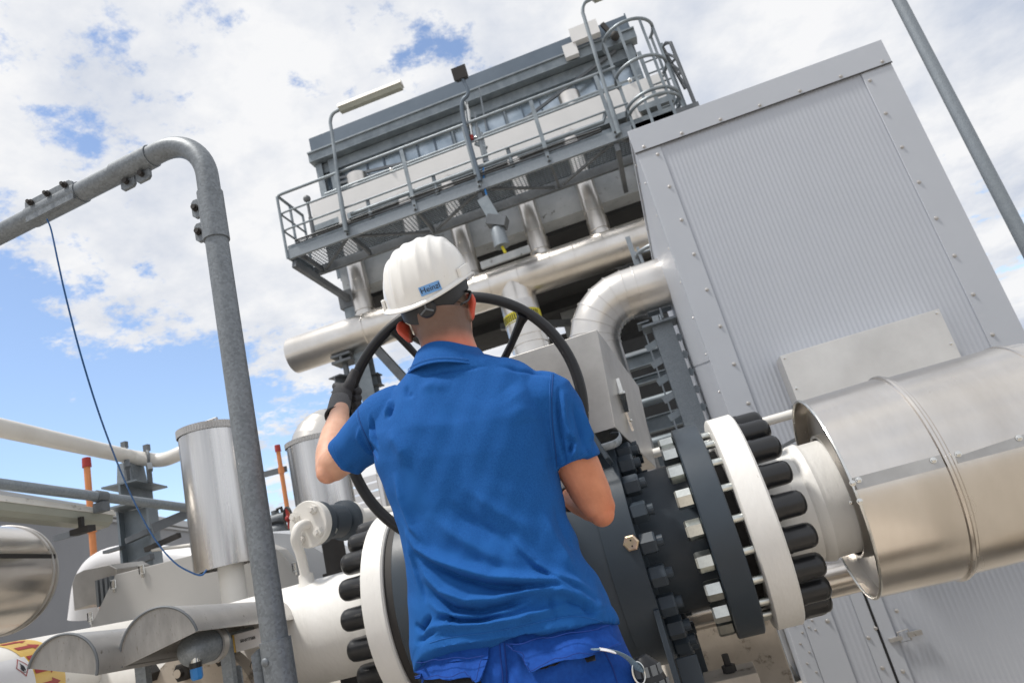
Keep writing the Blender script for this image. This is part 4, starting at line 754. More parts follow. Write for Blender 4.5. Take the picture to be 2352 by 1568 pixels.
# corbel under walkway
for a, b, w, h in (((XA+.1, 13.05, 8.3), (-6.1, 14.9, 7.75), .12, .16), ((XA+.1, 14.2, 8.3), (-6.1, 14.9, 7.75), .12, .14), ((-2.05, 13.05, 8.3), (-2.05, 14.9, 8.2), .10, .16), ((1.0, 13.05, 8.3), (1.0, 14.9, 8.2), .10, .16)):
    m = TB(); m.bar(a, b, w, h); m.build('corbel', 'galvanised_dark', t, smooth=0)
# beige header duct
t = TH('header_duct', 'long cream rectangular duct running behind the walkway handrail', 'duct', (-2, 14.7, 9.4))
m = TB(); m.box(-6.62, 2.66, 14.6, 15.1, 9.95, 10.62); m.build('duct', 'duct_beige', t, smooth=0, bevel=.006)
m = TB(); m.box(-6.66, 2.70, 14.56, 15.1, 9.80, 9.95); m.build('lower_flange', 'galvanised_far', t, smooth=0)
m = TB(); m.tube([(-6.2, 14.7, 10.78), (2.2, 14.7, 10.78)], .035, n=10); m.build('top_rail', 'galvanised_far', t)
m = TB(); m.box(-6.55, 2.6, 14.9, 15.3, 9.05, 9.80); m.build('recess_shade', 'concrete_shade', t, smooth=0)  # dark strip painted in for the shade below the duct
for x in (-5.35, .45): m = TB(); m.lathe((x, 14.95, 10.5), (0, 0, 1), [(0, .27), (.62, .27), (.64, .24), (.64, 0)], n=32); m.build('vent_stub', 'clad_far', t)
for x in (-4.3, -2, 1.9): m = TB(); m.sphere((x, 14.6, 10.7), .06, 10); m.build('lifting_lug', 'steel_bright', t)
# five riser pipes
RX = [-5.95, -4.35, -2.82, -1.32, .12, 1.62]
m0 = TB(); m0.tube([(0, 14.75, 6.6), (0, 14.75, 9.9)], .235, n=40, cap=False); m1 = TB(); 
RXX = [at(815, 600, Y=14.75)[0], at(1065, 560, Y=14.75)[0], at(1225, 520, Y=14.75)[0], at(1362, 480, Y=14.75)[0], 1.72]
for i, x in enumerate(RXX):
    t = TH('riser_pipe', ['leftmost shiny riser pipe, left of the white helmet', 'shiny riser pipe just right of the white helmet', 'shiny riser pipe right of the hanging grey drum', 'shiny riser pipe nearest the grey enclosure, ending on the header pipe', 'shiny riser pipe partly hidden by the top of the enclosure'][i], 'pipe', (x, 14.75, 6.6), 'vertical riser pipes between header pipe and duct')
    m = TB(); m.tube([(x, 14.75, 6.5), (x, 14.75, 10.0)], .225, n=40, cap=False); m.build('jacket', 'clad_far', t)
    for z, r in ((7.52, .245), (7.15, .26), (8.0, .232)): m = TB(); m.lathe((x, 14.75, z), (0, 0, 1), [(-.16, .22), (-.15, r), (.15, r), (.16, .22)], n=40); m.build('collar', 'clad_far', t)
for i, x in enumerate([(RXX[0]+RXX[1])/2+.25]):
    t = TH('riser_pipe', 'riser pipe mostly hidden behind the top of the white helmet', 'pipe', (x, 14.75, 6.6), 'vertical riser pipes between header pipe and duct'); m = TB(); m.tube([(x, 14.75, 6.5), (x, 14.75, 10.0)], .225, n=40, cap=False); m.build('jacket', 'clad_far', t)
# header pipe
zz0 = at(680, 812, Y=14.75)[2]; zz1 = at(1400, 577, Y=14.75)[2]; zH = (zz0+zz1)/2; xH0 = at(674, 812, Y=14.75)[0]
t = TH('header_pipe', 'long shiny horizontal pipe below the walkway, its closed end at left', 'pipe', (-3, 14.75, zH))
m = TB(); m.lathe((xH0, 14.75, zH), AX, [(0, 0), (0, .44), (.01, .445), (9.6, .445)], n=80); m.build('jacket', 'clad_far', t)
for x in (-5.8, -4.0, -2.6, -1.9, -1.1, -.55, .15, .5): m = TB(); m.lathe((x, 14.75, zH), AX, [(-.01, .44), (-.008, .455), (.008, .455), (.01, .44)], n=72); m.build('seam_bead', 'clad_far', t)
for x in (-6.55,): 
    m = TB(); m.box(x-.25, x+.25, 14.5, 15.0, zH-.62, zH-.56); m.box(x-.25, x+.25, 14.5, 15.0, zH-.47, zH-.41); m.box(x-.03, x+.03, 14.5, 15, zH-.56, zH-.46); m.cyl((x-.02, 14.75, zH-.62), (x-.02, 14.75, zH-1.0), .07, n=12); m.ibeam((x-.15, 14.3, zH-1.15), (x+.15, 15.6, zH-1.15), .36, .34, .03); m.ibeam((x-.1, 15.1, zH-1.15), (-5.9, 15.1, zH-1.15), .3, .3, .03); m.build('pipe_support', 'galvanised_dark', t, smooth=0)
p0 = at(1105, 611, Y=14.3); p1 = at(1217, 571, Y=14.3); t = TH('flat_beam', 'short pale flat beam resting on top of the header pipe', 'beam', tuple(p0)); m = TB(); m.bar((p0[0], 14.3, p0[2]), (p1[0], 14.3, p1[2]), .07, .17); m.build('beam', 'concrete', t)
# banded drop pipe
dz = at(1165, 640, Y=13.4); dx = (at(1160, 730, Y=13.4)[0]+at(1238, 715, Y=13.4)[0])/2; rr = .39
t = TH('drop_pipe', 'shiny drop pipe with yellow marker tape seen through the handwheel', 'pipe', (dx, 14.2, GT))
YD = 14.75; dx = (at(1160, 730, Y=YD)[0]+at(1238, 715, Y=YD)[0])/2; rr = .430; m = TB(); m.tube([(dx, YD, zH), (dx, YD, GT)], rr, n=48, cap=False); m.build('jacket', 'clad_far', t, smooth=14)
for k, (x_, y_) in enumerate(((1200, 748), (1205, 775), (1210, 800), (1216, 830))):
    z_ = at(x_, y_, Y=YD)[2]; m = TB(); m.lathe((dx, YD, z_), (0, .10*(-1)**k, 1), [(-.012, rr-.01), (-.010, rr+.018), (.010, rr+.018), (.012, rr-.01)], n=56); m.build('seam_bead', 'clad_far', t)
zb_ = at(1163, 742, Y=14.3)[2]; m = TB(); m.lathe((dx, YD, zb_-.02), (0, 0, 1), [(0, rr+.004), (.24, rr+.004)], n=48); m.build('marker_tape', 'yellow_tape', t)
m = TB()
for k in range(-9, 10):
    a = R(270+k*7); m.bar((dx+math.cos(a)*(rr+.008), YD+math.sin(a)*(rr+.008), zb_+.03), (dx+math.cos(a)*(rr+.008), YD+math.sin(a)*(rr+.008), zb_+.18), .022, .006, (math.cos(a), math.sin(a), 0))
m.build('tape_marks', 'ink', t, smooth=0)
m = TB(); m.lathe((dx, YD, zb_+.225), (0, 0, 1), [(0, rr+.005), (.25, rr+.005)], n=24, a0=180, a1=235, ref=(0, 1, 0)); m.build('label', 'label_white', t)
# big elbow pipe into the enclosure  (true scale)
EYp = 5.55; c0 = at(1515, 600, Y=EYp); c1 = at(1530, 700, Y=EYp); zE = (at(1450, 623, Y=EYp)[2]+at(1450, 723, Y=EYp)[2])/2; rE = abs(at(1470, 618, Y=EYp)[2]-at(1485, 716, Y=EYp)[2])/2*1.12
xv = (at(1309, 740, Y=EYp)[0]+at(1415, 740, Y=EYp)[0])/2
t = thing('elbow_pipe', 'large segmented metal clad elbow pipe entering the side of the enclosure', 'pipe', (xv, EYp, GZ))
xv -= .035; bR = .37; m = MB(); m.tube([(1.2, EYp, zE), (xv+bR, EYp, zE)], rE, n=60, cap=False); m.build('jacket', 'clad_far', t)
m = MB(); pts = elbow(m, (xv+bR, EYp, zE), (-1, 0, 0), (0, 0, -1), bR, rE, n=6, n2=56); m.tube([pts[-1], (xv, EYp, GZ)], rE, n=56, cap=False); m.build('elbow', 'clad_far', t, smooth=10)
for i in range(7):
    b = R(90*i/6); p = Vector((xv+bR-bR*math.sin(b), EYp, zE-bR+bR*math.cos(b))); m = MB(); m.lathe(p, (-math.cos(b), 0, -math.sin(b)), [(-.005, rE-.002), (-.004, rE+.007), (.004, rE+.007), (.005, rE-.002)], n=64); m.build('seam_bead', 'clad_far', t)
m = MB(); m.lathe((xv+bR+.10, EYp, zE), AX, [(-.005, rE-.002), (-.004, rE+.007), (.004, rE+.007), (.005, rE-.002)], n=64); m.build('seam_bead', 'clad_far', t)
# lattice column beside the enclosure
LY = 5.7; c0 = at(1520, 745, Y=LY); c1 = at(1590, 960, Y=LY); xc = (c0[0]+c1[0])/2
t = thing('lattice_column', 'galvanised column with ladder-like brackets between elbow pipe and enclosure', 'column', (xc, LY, GZ))
m = MB(); m.ibeam((xc, LY, GZ), (xc, LY, zE-rE-.10), .17, .17, .014, up=(0, 1, 0)); m.build('column', 'galvanised', t, smooth=0)
m = MB(); z = zE-rE-.09; m.box(xc-.16, xc+.2, LY-.16, LY+.1, z-.02, z); m.bar((xc-.14, LY-.14, z+.03), (xc-.14, LY+.1, z+.03), .1, .012); m.bar((xc+.02, LY-.14, z), (xc+.02, LY-.14, z+.09), .015, .12, (0, 1, 0)); m.box(xc-.08, xc+.12, LY-.17, LY-.02, z+.085, z+.10); m.build('top_plate', 'galvanised', t, smooth=0)
for sx in (-1, 1):
    x = xc+sx*.15; m = MB(); m.bar((x, LY-.05, .5), (x, LY-.05, z-.05), .012, .03); k = z-.18
    m.build('side_rail', 'galvanised', t, smooth=0)
    i = 0
    while k > .5:
        m = MB(); m.bar((x-.03, LY-.06, k), (x+.07*(-sx)+.0, LY-.06, k+.03), .014, .055); m.build('bracket_plate', 'galvanised' if i % 2 else 'galvanised_far', t, smooth=0); k -= .15; i += 1
t = thing('pipe_rack', 'stacked grey steel beams and pipes behind the stainless actuator cover', 'rack', (0, 6.6, GZ))
for (x, y, w) in ((1440, 838, .09), (1440, 885, .05), (1465, 985, .10), (1480, 1060, .12)):
    p = at(x, y, Y=6.7); m = MB(); m.ibeam((p[0]-.5, 6.7, p[2]), (p[0]+1.4, 6.7, p[2]), w*1.5, .12, .012); m.build('beam', 'galvanised_far', t, smooth=0)
for (x, y, r) in ((1480, 925, .04), (1490, 1020, .05)):
    p = at(x, y, Y=6.5); m = MB(); m.cyl((p[0]-.6, 6.5, p[2]), (p[0]+1.2, 6.5, p[2]-.0), r, n=16); m.build('pipe', 'galvanised_far', t)
p = at(1436, 815, Y=6.75); m = MB(); m.box(p[0]-.5, p[0]+1.2, 6.72, 6.9, p[2]-.10, p[2]+.0); m.build('concrete_sill', 'concrete', t)
m = MB(); m.box(-.32, -.22, 6.65, 6.75, GZ, 2.3); m.build('upright', 'galvanised_far', t, smooth=0)
# dark wall added in place of the shade behind the rack
t = TH('shade_wall', 'dark wall painted as shade behind the steel column and elbow pipe', 'backdrop', (1, 13.0, GT))
m = TB(); m.box(-1.0, 4.8, 16.6, 16.9, GT, at(1450, 760, Y=16.6)[2]-.2); m.build('wall', 'concrete_shade', t, smooth=0)
# small caged ladder left of enclosure
t = TH('caged_ladder', 'small caged ladder between header pipe and enclosure edge', 'ladder', tuple(at(1470, 590, Y=11.0)))
LYc = 11.0
c = at(1478, 585, Y=LYc)
for dz_, nm in ((.0, 'hoop'), (-.55, 'hoop')):
    m = TB(); m.tube([c+Vector((.30+.42*math.cos(R(a)), -.35*math.sin(R(a)), dz_)) for a in range(0, 181, 12)], .035, n=8); m.build(nm, 'galvanised', t)
for a in (30, 90, 150, 180):
    m = TB(); q = c+Vector((.30+.42*math.cos(R(a)), -.35*math.sin(R(a)), 0)); m.bar(q+Vector((0, 0, .1)), q-Vector((0, 0, 5)), .05, .02); m.build('strap', 'galvanised', t, smooth=0)
m = TB(); m.bar(c+Vector((-.15, .15, .45)), c+Vector((-.15, .15, -6)), .08, .05); m.bar(c+Vector((.55, .15, .45)), c+Vector((.55, .15, -6)), .08, .05)
for k in range(18): m.cyl(c+Vector((-.15, .15, .1-k*.32)), c+Vector((.55, .15, .1-k*.32)), .02, n=6)
m.build('rails_and_rungs', 'galvanised', t)
# caged ladder at the right end of the walkway
t = TH('caged_ladder', 'tall caged ladder with round hoops at the right end of the walkway', 'ladder', (2.4, 13.2, 8.5))
cc_ = Vector((1.98, 13.2, 0)); rc = .56
def hoop(z, a0=150, a1=390, dx=0): 
    m = TB(); m.tube([(cc_[0]+dx+rc*math.cos(R(a)), cc_[1]+rc*math.sin(R(a)), z) for a in range(a0, a1+1, 12)], .036, n=8); m.build('hoop', 'galvanised_far', t)
ZT = at(1450, 48, Y=12.7)[2]
for z in (ZT, ZT-.95, ZT-1.75, 8.9): hoop(z)
for a in (150, 200, 250, 300, 350, 385):
    m = TB(); q = Vector((cc_[0]+rc*math.cos(R(a)), cc_[1]+rc*math.sin(R(a)), 0)); m.bar(q+Vector((0, 0, 7.6)), q+Vector((0, 0, ZT)), .055, .02); m.build('strap', 'galvanised_far', t, smooth=0)
for x in (2.15, 2.65): m = TB(); m.bar((x, 13.55, 6.5), (x, 13.55, 10.6), .08, .05); m.build('rail', 'galvanised_far', t, smooth=0)
for k in range(12): m = TB(); m.cyl((2.15, 13.55, 7+k*.3), (2.65, 13.55, 7+k*.3), .02, n=6); m.build('rung', 'galvanised_far', t)
t = TH('end_railing', 'triangular braced handrail at the far right end of the walkway', 'railing', (3.0, 13.2, 8.6))
m = TB(); P1 = at(1598, 243, Y=13.1); P2 = at(1540, 98, Y=13.1); P3 = at(1522, 110, Y=13.4); P4 = at(1575, 205, Y=13.8)
m.tube([P1, P2, (P2+P3)/2+Vector((0, 0, .05)), P3, P4], .04, n=8); 
for f in (.25, .5, .75): m.tube([P1.lerp(P2, f), P4.lerp(P3, min(1, f+.12))], .028, n=6); m.tube([P1.lerp(P2, f), P4.lerp(P3, max(0, f-.12))], .028, n=6)
m.build('frame', 'galvanised_dark', t)
m = TB(); m.box(1.4, P1[0]+.05, 13.0, 14.4, 8.45, 8.64); m.build('deck', 'galvanised_dark', t, smooth=0)
for z in (9.15, 9.6, 10.05): m = TB(); m.tube([(2.5, 13.9, z), (P1[0]-.2, 13.9, z)], .03, n=8); m.build('rail', 'galvanised_far', t)
t = TH('cable_run', 'bundle of thin cables clipped along the walkway toe board', 'cables', (-3, 13.0, 8.8))
for k in range(4):
    m = TB(); m.tube(spline([(-6.4+i*.9, 12.985-.01*k, 8.72+k*.028+.012*math.sin(i*1.7+k)) for i in range(9)], 4), .011, n=6); m.build('cable', ('gasket', 'galvanised_dark', 'gasket', 'galvanised_dark')[k], t)
# lamps on the walkway
def lamp(label, xb, top_px, zb, headfn, group='strip lamps and floodlight on the walkway poles'):
    p = at(*top_px, Y=12.92); t = TH('walkway_lamp', label, 'lamp', (xb, 12.92, zb), group); x = p[0]
    m = TB(); pts_ = spline([(xb, 12.92, zb), ((xb*3+x)/4, 12.92, zb+1.0), (x-.02, 12.92, p[2]-.55), (x+.0, 12.92, p[2]-.22), (x+.10, 12.92, p[2]-.04), (x+.28, 12.92, p[2])], 6); m.tube(pts_, [.055]*6+[.04]*(len(pts_)-6), n=10); m.build('pole', 'galvanised_far', t); headfn(t, x+.28, p[2]); return t
def strip(t, x, z):
    m = TB(); m.prism([(x, 12.80, z), (x, 13.04, z), (x, 13.0, z+.10), (x, 12.84, z+.10)], (1.60, 0, 0)); m.build('housing', 'lamp_white', t, smooth=0)
    m = TB(); m.prism([(x+.02, 12.82, z-.002), (x+.02, 12.86, z-.10), (x+.02, 12.98, z-.10), (x+.02, 13.02, z-.002)], (1.56, 0, 0)); m.build('diffuser', 'lamp_diffuser', t, smooth=0)
lamp('long white strip lamp on a curved pole at the left end of the walkway', -5.14, (755, 262), 8.55, strip)
lamp('tall curved lamp pole at the right end of the walkway, beside the caged ladder', 1.12, (1332, 8), 8.5, strip)
t = TH('floodlight', 'black square floodlight on a thin pole above the roof edge', 'lamp', (-1.95, 12.95, 9), None)
p = at(1058, 172, Y=12.9); m = TB(); m.tube(spline([(-1.95, 12.95, 8.6), (-1.93, 12.95, 10.4), (p[0]+.05, 12.92, p[2]-.5), (p[0]+.0, 12.9, p[2])], 6), .045, n=10); m.build('pole', 'roof_steel', t)
m = TB(); m.hull8([p+Vector(q) for q in ((-.17, -.06, -.14), (.17, -.06, -.14), (.13, .12, -.08), (-.13, .12, -.08), (-.17, -.10, .16), (.17, -.10, .16), (.13, .12, .12), (-.13, .12, .12))]); m.build('head', 'gasket', t, smooth=0, bevel=.004)
# instruments on the walkway
t = TH('transmitter_cluster', 'white and red valve manifold hanging on the walkway rail above the helmet', 'instrument', (-1.95, 13.1, 9.5))
q = lambda x, y: at(x, y, Y=13.05)
m = TB(); m.tube([q(1070, 235), q(1076, 262)], .035, n=8); m.tube([q(1074, 255), q(1079, 290)], .06, n=10); m.tube([q(1079, 290), q(1084, 318)], .045, n=8); m.build('white_body', 'steel_bright', t)
m = TB(); m.tube([q(1082, 312), q(1084, 322)], .055, n=10); m.build('red_handle', 'red', t)
m = TB()
for a, b, r in (((1090, 260), (1096, 300), .03), ((1096, 295), (1115, 372), .05), ((1088, 318), (1112, 312), .03), ((1105, 305), (1122, 380), .035), ((1092, 330), (1118, 340), .045), ((1100, 200), (1118, 300), .018)): m.tube([q(*a), q(*b)], r, n=8)
m.build('manifold', 'galvanised', t)
m = TB(); m.tube(spline([q(1110, 380), q(1112, 420), q(1118, 450), at(1128, 470, Y=13.0)], 5), .02, n=6); m.build('blue_hose', 'blue_plastic', t)
# hanging drum with bracket
t = TH('hanging_drum', 'small grey drum hanging below a dark bracket under the walkway', 'siren', (-2.0, 12.9, 7.2))
a_, b_ = at(1108, 455, Y=12.85), at(1143, 515, Y=12.85); m = TB(); m.bar(a_, b_, .24, .05, (0, 1, 0)); m.build('bracket', 'galvanised_far', t, smooth=0)
c_, d_ = at(1122, 508, Y=12.9), at(1164, 512, Y=12.9); m = TB(); m.bar(c_, d_, .3, .22); m.build('dark_mount', 'galvanised_dark', t)
dc = at(1147, 522, Y=12.9); db = at(1148, 568, Y=12.9); xx = (dc[0]+db[0])/2; m = TB(); m.lathe((xx, 12.9, db[2]), (0, 0, 1), [(.05, 0), (.0, .155), (0, .165), (dc[2]-db[2]-.05, .150), (dc[2]-db[2], .13), (dc[2]-db[2], 0)], n=28); m.build('drum', 'galvanised', t)
m = TB(); m.tube([(xx, 12.9, db[2]), (xx+.03, 12.9, db[2]-.16)], .03, n=8); m.build('hook', 'yellow_tape', t)
# grey boxes at roof edge
t = TH('junction_boxes', 'two pale boxes fixed to the roof edge near the right lamp pole', 'box', tuple(at(1340, 90, Y=14.8)))
a_, b_ = at(1293, 115, Y=14.8), at(1325, 100, Y=14.8); m = TB(); m.box(a_[0], b_[0]-.03, 14.75, 14.9, a_[2]-.28, a_[2]+.08); m.build('box', 'duct_beige', t, smooth=0)
a_ = at(1312, 95, Y=14.8); b_ = at(1372, 72, Y=14.8); m = TB(); m.box(a_[0]+.02, b_[0]+.05, 14.7, 14.9, a_[2]-.12, a_[2]+.28); m.build('box', 'duct_beige', t, smooth=0)
m = TB(); c = at(1400, 75, Y=14.8); m.bar(c+Vector((-.1, 0, .3)), c, .1, .1); m.sphere(c+Vector((.1, 0, -.15)), .12, 10); m.build('gauge', 'gasket', t)
mat('polo_shade', (.004, .045, .19), rough=.9); mat('trouser_shade', (.003, .03, .20), rough=.9)
# ================================================================ the worker
per = thing('person', 'worker seen from behind in blue polo shirt, blue trousers and white helmet turning the handwheel', 'person', (-.37, 1.36, PZ))
def ering(cx, cy, z, a, b, n=40, p=2.0, zf=None):
    o = []
    for k in range(n):
        t = 2*math.pi*k/n; c, s = math.cos(t), math.sin(t); x = cx+a*math.copysign(abs(c)**(2/p), c); y = cy+b*math.copysign(abs(s)**(2/p), s)
        o.append((x, y, z if zf is None else zf(x, y)))
    return o
def limb(mb, pts, rs, n=20, flat=1.0): return mb.tube(spline(pts, 5), list(np.interp(np.linspace(0, len(pts)-1, (len(pts)-1)*5+1), range(len(pts)), rs)), n=n, flat=flat)
# joints
SHL, ELL, WRL = Vector((-.545, 1.385, 1.474)), at(761, 1072, Y=1.47), at(781, 938, Y=1.655)
SHR, ELR, WRR = Vector((-.196, 1.385, 1.405)), at(1377, 1172, Y=1.43), at(1306, 1138, Y=1.63)
# ---- body
b = MB()
b.loft([ering(-.3735, 1.385, z, a, c, 32) for z, a, c in ((1.46, .10, .075), (1.52, .080, .072), (1.555, .063, .064), (1.60, .0575, .066), (1.635, .0600, .074), (1.66, .065, .084))])
b.loft([ering(-.380, cy, z, a, c, 36) for z, cy, a, c in ((1.598, 1.44, .035, .05), (1.615, 1.42, .054, .072), (1.64, 1.405, .063, .086), (1.67, 1.402, .0675, .092), (1.70, 1.402, .070, .095), (1.74, 1.405, .070, .094), (1.78, 1.405, .062, .083), (1.81, 1.405, .042, .06), (1.825, 1.405, .012, .02))])
# face: jaw, nose, brow, lips, chin
b.sphere((-.374, 1.462, 1.607), .034, 14, (1.0, .8, .8)); b.tube([(-.374, 1.49, 1.70), (-.374, 1.508, 1.675), (-.374, 1.515, 1.662)], [.008, .011, .013], n=10); b.tube([(-.41, 1.487, 1.705), (-.374, 1.497, 1.708), (-.338, 1.487, 1.705)], .010, n=8)
b.tube([(-.395, 1.486, 1.634), (-.374, 1.494, 1.636), (-.353, 1.486, 1.634)], .007, n=8); b.sphere((-.374, 1.480, 1.60), .02, 12)
# ears
def ear(sg, top, bot, y, out_):
    top, bot = Vector(top), Vector(bot); c = (top+bot)/2; ax_ = (top-bot).normalized(); h = (top-bot).length/2; o = Vector((sg, 0, 0)); pts = []
    b.tube([bot+ax_*.010, c+o*.002, top-ax_*.010], [.0095, .0125, .0125], n=12, flat=.45)
    for k in range(9):
        a = math.pi*k/8; pts.append(c+ax_*(math.cos(a)*h*.9)+o*(out_*math.sin(a)*(1.0 if k < 5 else .8))+Vector((0, -.012*math.sin(a), 0)))
    b.tube(pts, [.005, .0065, .007, .0065, .006, .006, .0065, .0075, .006], n=10)
    b.tube([p_.lerp(c, .45) for p_ in pts], .0075, n=8)
eL0, eL1 = at(927, 738, Y=1.40), at(950, 784, Y=1.39); ear(-1, eL0, eL1, 1.4, .0165)
eR0, eR1 = at(1074, 676, Y=1.40), at(1080, 738, Y=1.39); ear(1, eR0, eR1, 1.4, .0155)
# torso, hidden by the clothes, legs and feet
b.loft([ering(cx_b, 1.375, z, a, c, 32, 2.4) for z, cx_b, a, c in ((.90, -.372, .165, .10), (1.0, -.372, .165, .095), (1.15, -.378, .15, .085), (1.30, -.378, .165, .095), (1.42, -.375, .165, .09), (1.47, -.372, .12, .075))])
limb(b, [(-.47, 1.37, .95), (-.475, 1.38, .62), (-.48, 1.39, .34)], [.085, .058, .040]); limb(b, [(-.275, 1.37, .95), (-.27, 1.39, .62), (-.265, 1.40, .34)], [.085, .058, .040])
limb(b, [SHL, SHL.lerp(ELL, .5), ELL], [.050, .046, .037]); b.sphere(SHL, .055, 14)
limb(b, [ELL+Vector((-.002, -.006, -.006)), ELL.lerp(WRL, .22)+Vector((-.004, 0, .0)), ELL.lerp(WRL, .55), ELL.lerp(WRL, .85), WRL], [.033, .0400, .0365, .0265, .0235], flat=.92)
b.sphere(at(752, 1084, Y=1.455), .0265, 14)
limb(b, [SHR, SHR.lerp(ELR, .5), SHR.lerp(ELR, .78), ELR], [.052, .046, .042, .034]); b.sphere(SHR, .055, 14)
limb(b, [ELR, ELR.lerp(WRR, .25)+Vector((.003, 0, .004)), ELR.lerp(WRR, .6), ELR.lerp(WRR, .9), WRR], [.031, .037, .032, .024, .022], flat=.92)
b.sphere(at(1381, 1180, Y=1.425), .0265, 14); b.sphere(at(1384, 1160, Y=1.43), .0265, 14)
HL = at(789, 897, Y=1.725); HRt = at(1300, 1114, Y=1.715)
limb(b, [WRL, WRL.lerp(HL, .5), HL], [.020, .017, .014], flat=.8); limb(b, [WRR, WRR.lerp(HRt, .5), HRt], [.019, .017, .013], flat=.8)
def sstep(x, a, c): t_ = np.clip((x-a)/(c-a), 0, 1); return t_*t_*(3-2*t_)
def body_post(u, no):
    n = len(u); T = np.ones((n, 3)); rng = np.random.default_rng(1); x, y, z = u[:, 0], u[:, 1], u[:, 2]
    head = (z > 1.50) & (np.abs(x+.374) < .13)
    def mixin(w, c):
        nonlocal T; w = np.clip(w, 0, 1)[:, None]; T = T*(1-w)+T*np.array(c)*w
    nz = np.sin(x*140+z*60)*np.sin(z*170-x*50)*.5
    mixin(head*sstep(-z, -1.625, -1.575)*sstep(-y, -1.41, -1.36)*1.0, (1.02, .58, .52))
    ea = head*(sstep(np.abs(x+.380), .0690, .0770))*(z > 1.61)*(z < 1.72); mixin(ea, (.95, .27, .22))
    hz_ = sstep(z+.004*nz-.14*(np.abs(x+.376)-.02), 1.566, 1.614)*(1-ea)*sstep(-y, -1.44, -1.40); mixin(head*hz_, (.27, .29, .31))
    rarm = (x > -.25) & (z < 1.38); mixin(rarm*1.0, (.97, .71, .57)); 
    for e_, am in ((at(1398, 1170, Y=1.42), .8), (at(742, 1097, Y=1.45), .7)):
        d = np.sqrt(((u-np.array(e_))**2).sum(1)); mixin(am*np.exp(-(d/.026)**2), (1.0, .76, .68))
    larm = (x < -.6); mixin(larm*.55*sstep(z, 1.42, 1.52), (1.05, 1.12, 1.15))
    D_ = .0010*np.sin(x*70+z*45)*np.sin(z*60-y*50)*(~head)
    return {'tint': T, 'disp': D_}
body = remesh(b, 'body', 'skin', per, .0031, 6, .5, body_post)
for sx in (-1, 1):
    m = MB(); m.sphere((-.374+sx*.026, 1.487, 1.685), .0105, 12); m.build('eye', 'eye', body)
# short hair shell
m = MB(); m.loft([ering(-.380, cy, z, a, c, 36) for z, cy, a, c in ((1.672, 1.398, .0692, .0905), (1.70, 1.398, .0715, .0955), (1.74, 1.402, .0715, .0955), (1.78, 1.403, .064, .085), (1.82, 1.403, .03, .045))]); m.build('hair', 'hair', per)
# ---- polo shirt
hemp = [(912, 1580), (935, 1554), (952, 1522), (973, 1497), (1040, 1476), (1110, 1466), (1200, 1454), (1274, 1442), (1340, 1437), (1390, 1433), (1408, 1448), (1418, 1462)]
hw_ = [at(x, y, Y=1.275) for x, y in hemp]; hx = [p[0] for p in hw_]; hz_l = [p[2] for p in hw_]
def hemz(x, y): return float(np.interp(x, hx, hz_l))
rows = [(-.578, None, -.176, None, .118, 1.360), (-.576, 1.025, -.177, 1.000, .116, 1.360), (-.570, 1.06, -.183, 1.022, .108, 1.362), (-.562, 1.11, -.195, 1.062, .102, 1.364), (-.555, 1.17, -.209, 1.115, .097, 1.366), (-.556, 1.25, -.217, 1.185, .099, 1.37),
        (-.568, 1.32, -.214, 1.245, .106, 1.372), (-.578, 1.38, -.204, 1.31, .112, 1.375), (-.580, 1.44, -.190, 1.37, .110, 1.378), (-.567, 1.490, -.180, 1.428, .098, 1.382), (-.53, 1.522, -.190, 1.470, .088, 1.385), (-.485, 1.548, -.230, 1.512, .082, 1.388), (-.452, 1.572, -.288, 1.542, .078, 1.388)]
s_ = MB(); R_ = []
for i, (xl_, zl, xr, zr, bb, cy) in enumerate(rows):
    cx_s, a_ = (xl_+xr)/2, (xr-xl_)/2
    zf = hemz if zl is None else (lambda x, y, zl=zl, zr=zr, xl_=xl_, xr=xr: zl+(zr-zl)*(x-xl_)/(xr-xl_))
    R_.append(ering(cx_s, cy, 0, a_, bb, 72, 2.5 if i < 9 else 2.2, zf))
s_.loft(R_)
cuL = at(797, 1049, Y=1.43); cuR = (at(1366, 1046, Y=1.40)+at(1280, 1079, Y=1.39))/2
limb(s_, [(-.50, 1.382, 1.478), SHL+Vector((.0, 0, .0)), SHL.lerp(cuL, .6)+Vector((0, .0, .004)), cuL], [.066, .066, .056, .0495], n=28)
limb(s_, [(-.235, 1.382, 1.42), SHR, SHR.lerp(cuR, .55)+Vector((.003, 0, 0)), cuR], [.066, .066, .056, .0515], n=28)
def pw(pts, Y=1.262): return np.array([[*(at(x, y, Y=Y))] for x, y in pts])[:, [0, 2]]
z6 = lambda L_: [(631.6+x*.3418, 1062.3+y*.3418) for x, y in L_]
z4 = lambda L_: [(603+x*.4395, 402+y*.4395) for x, y in L_]
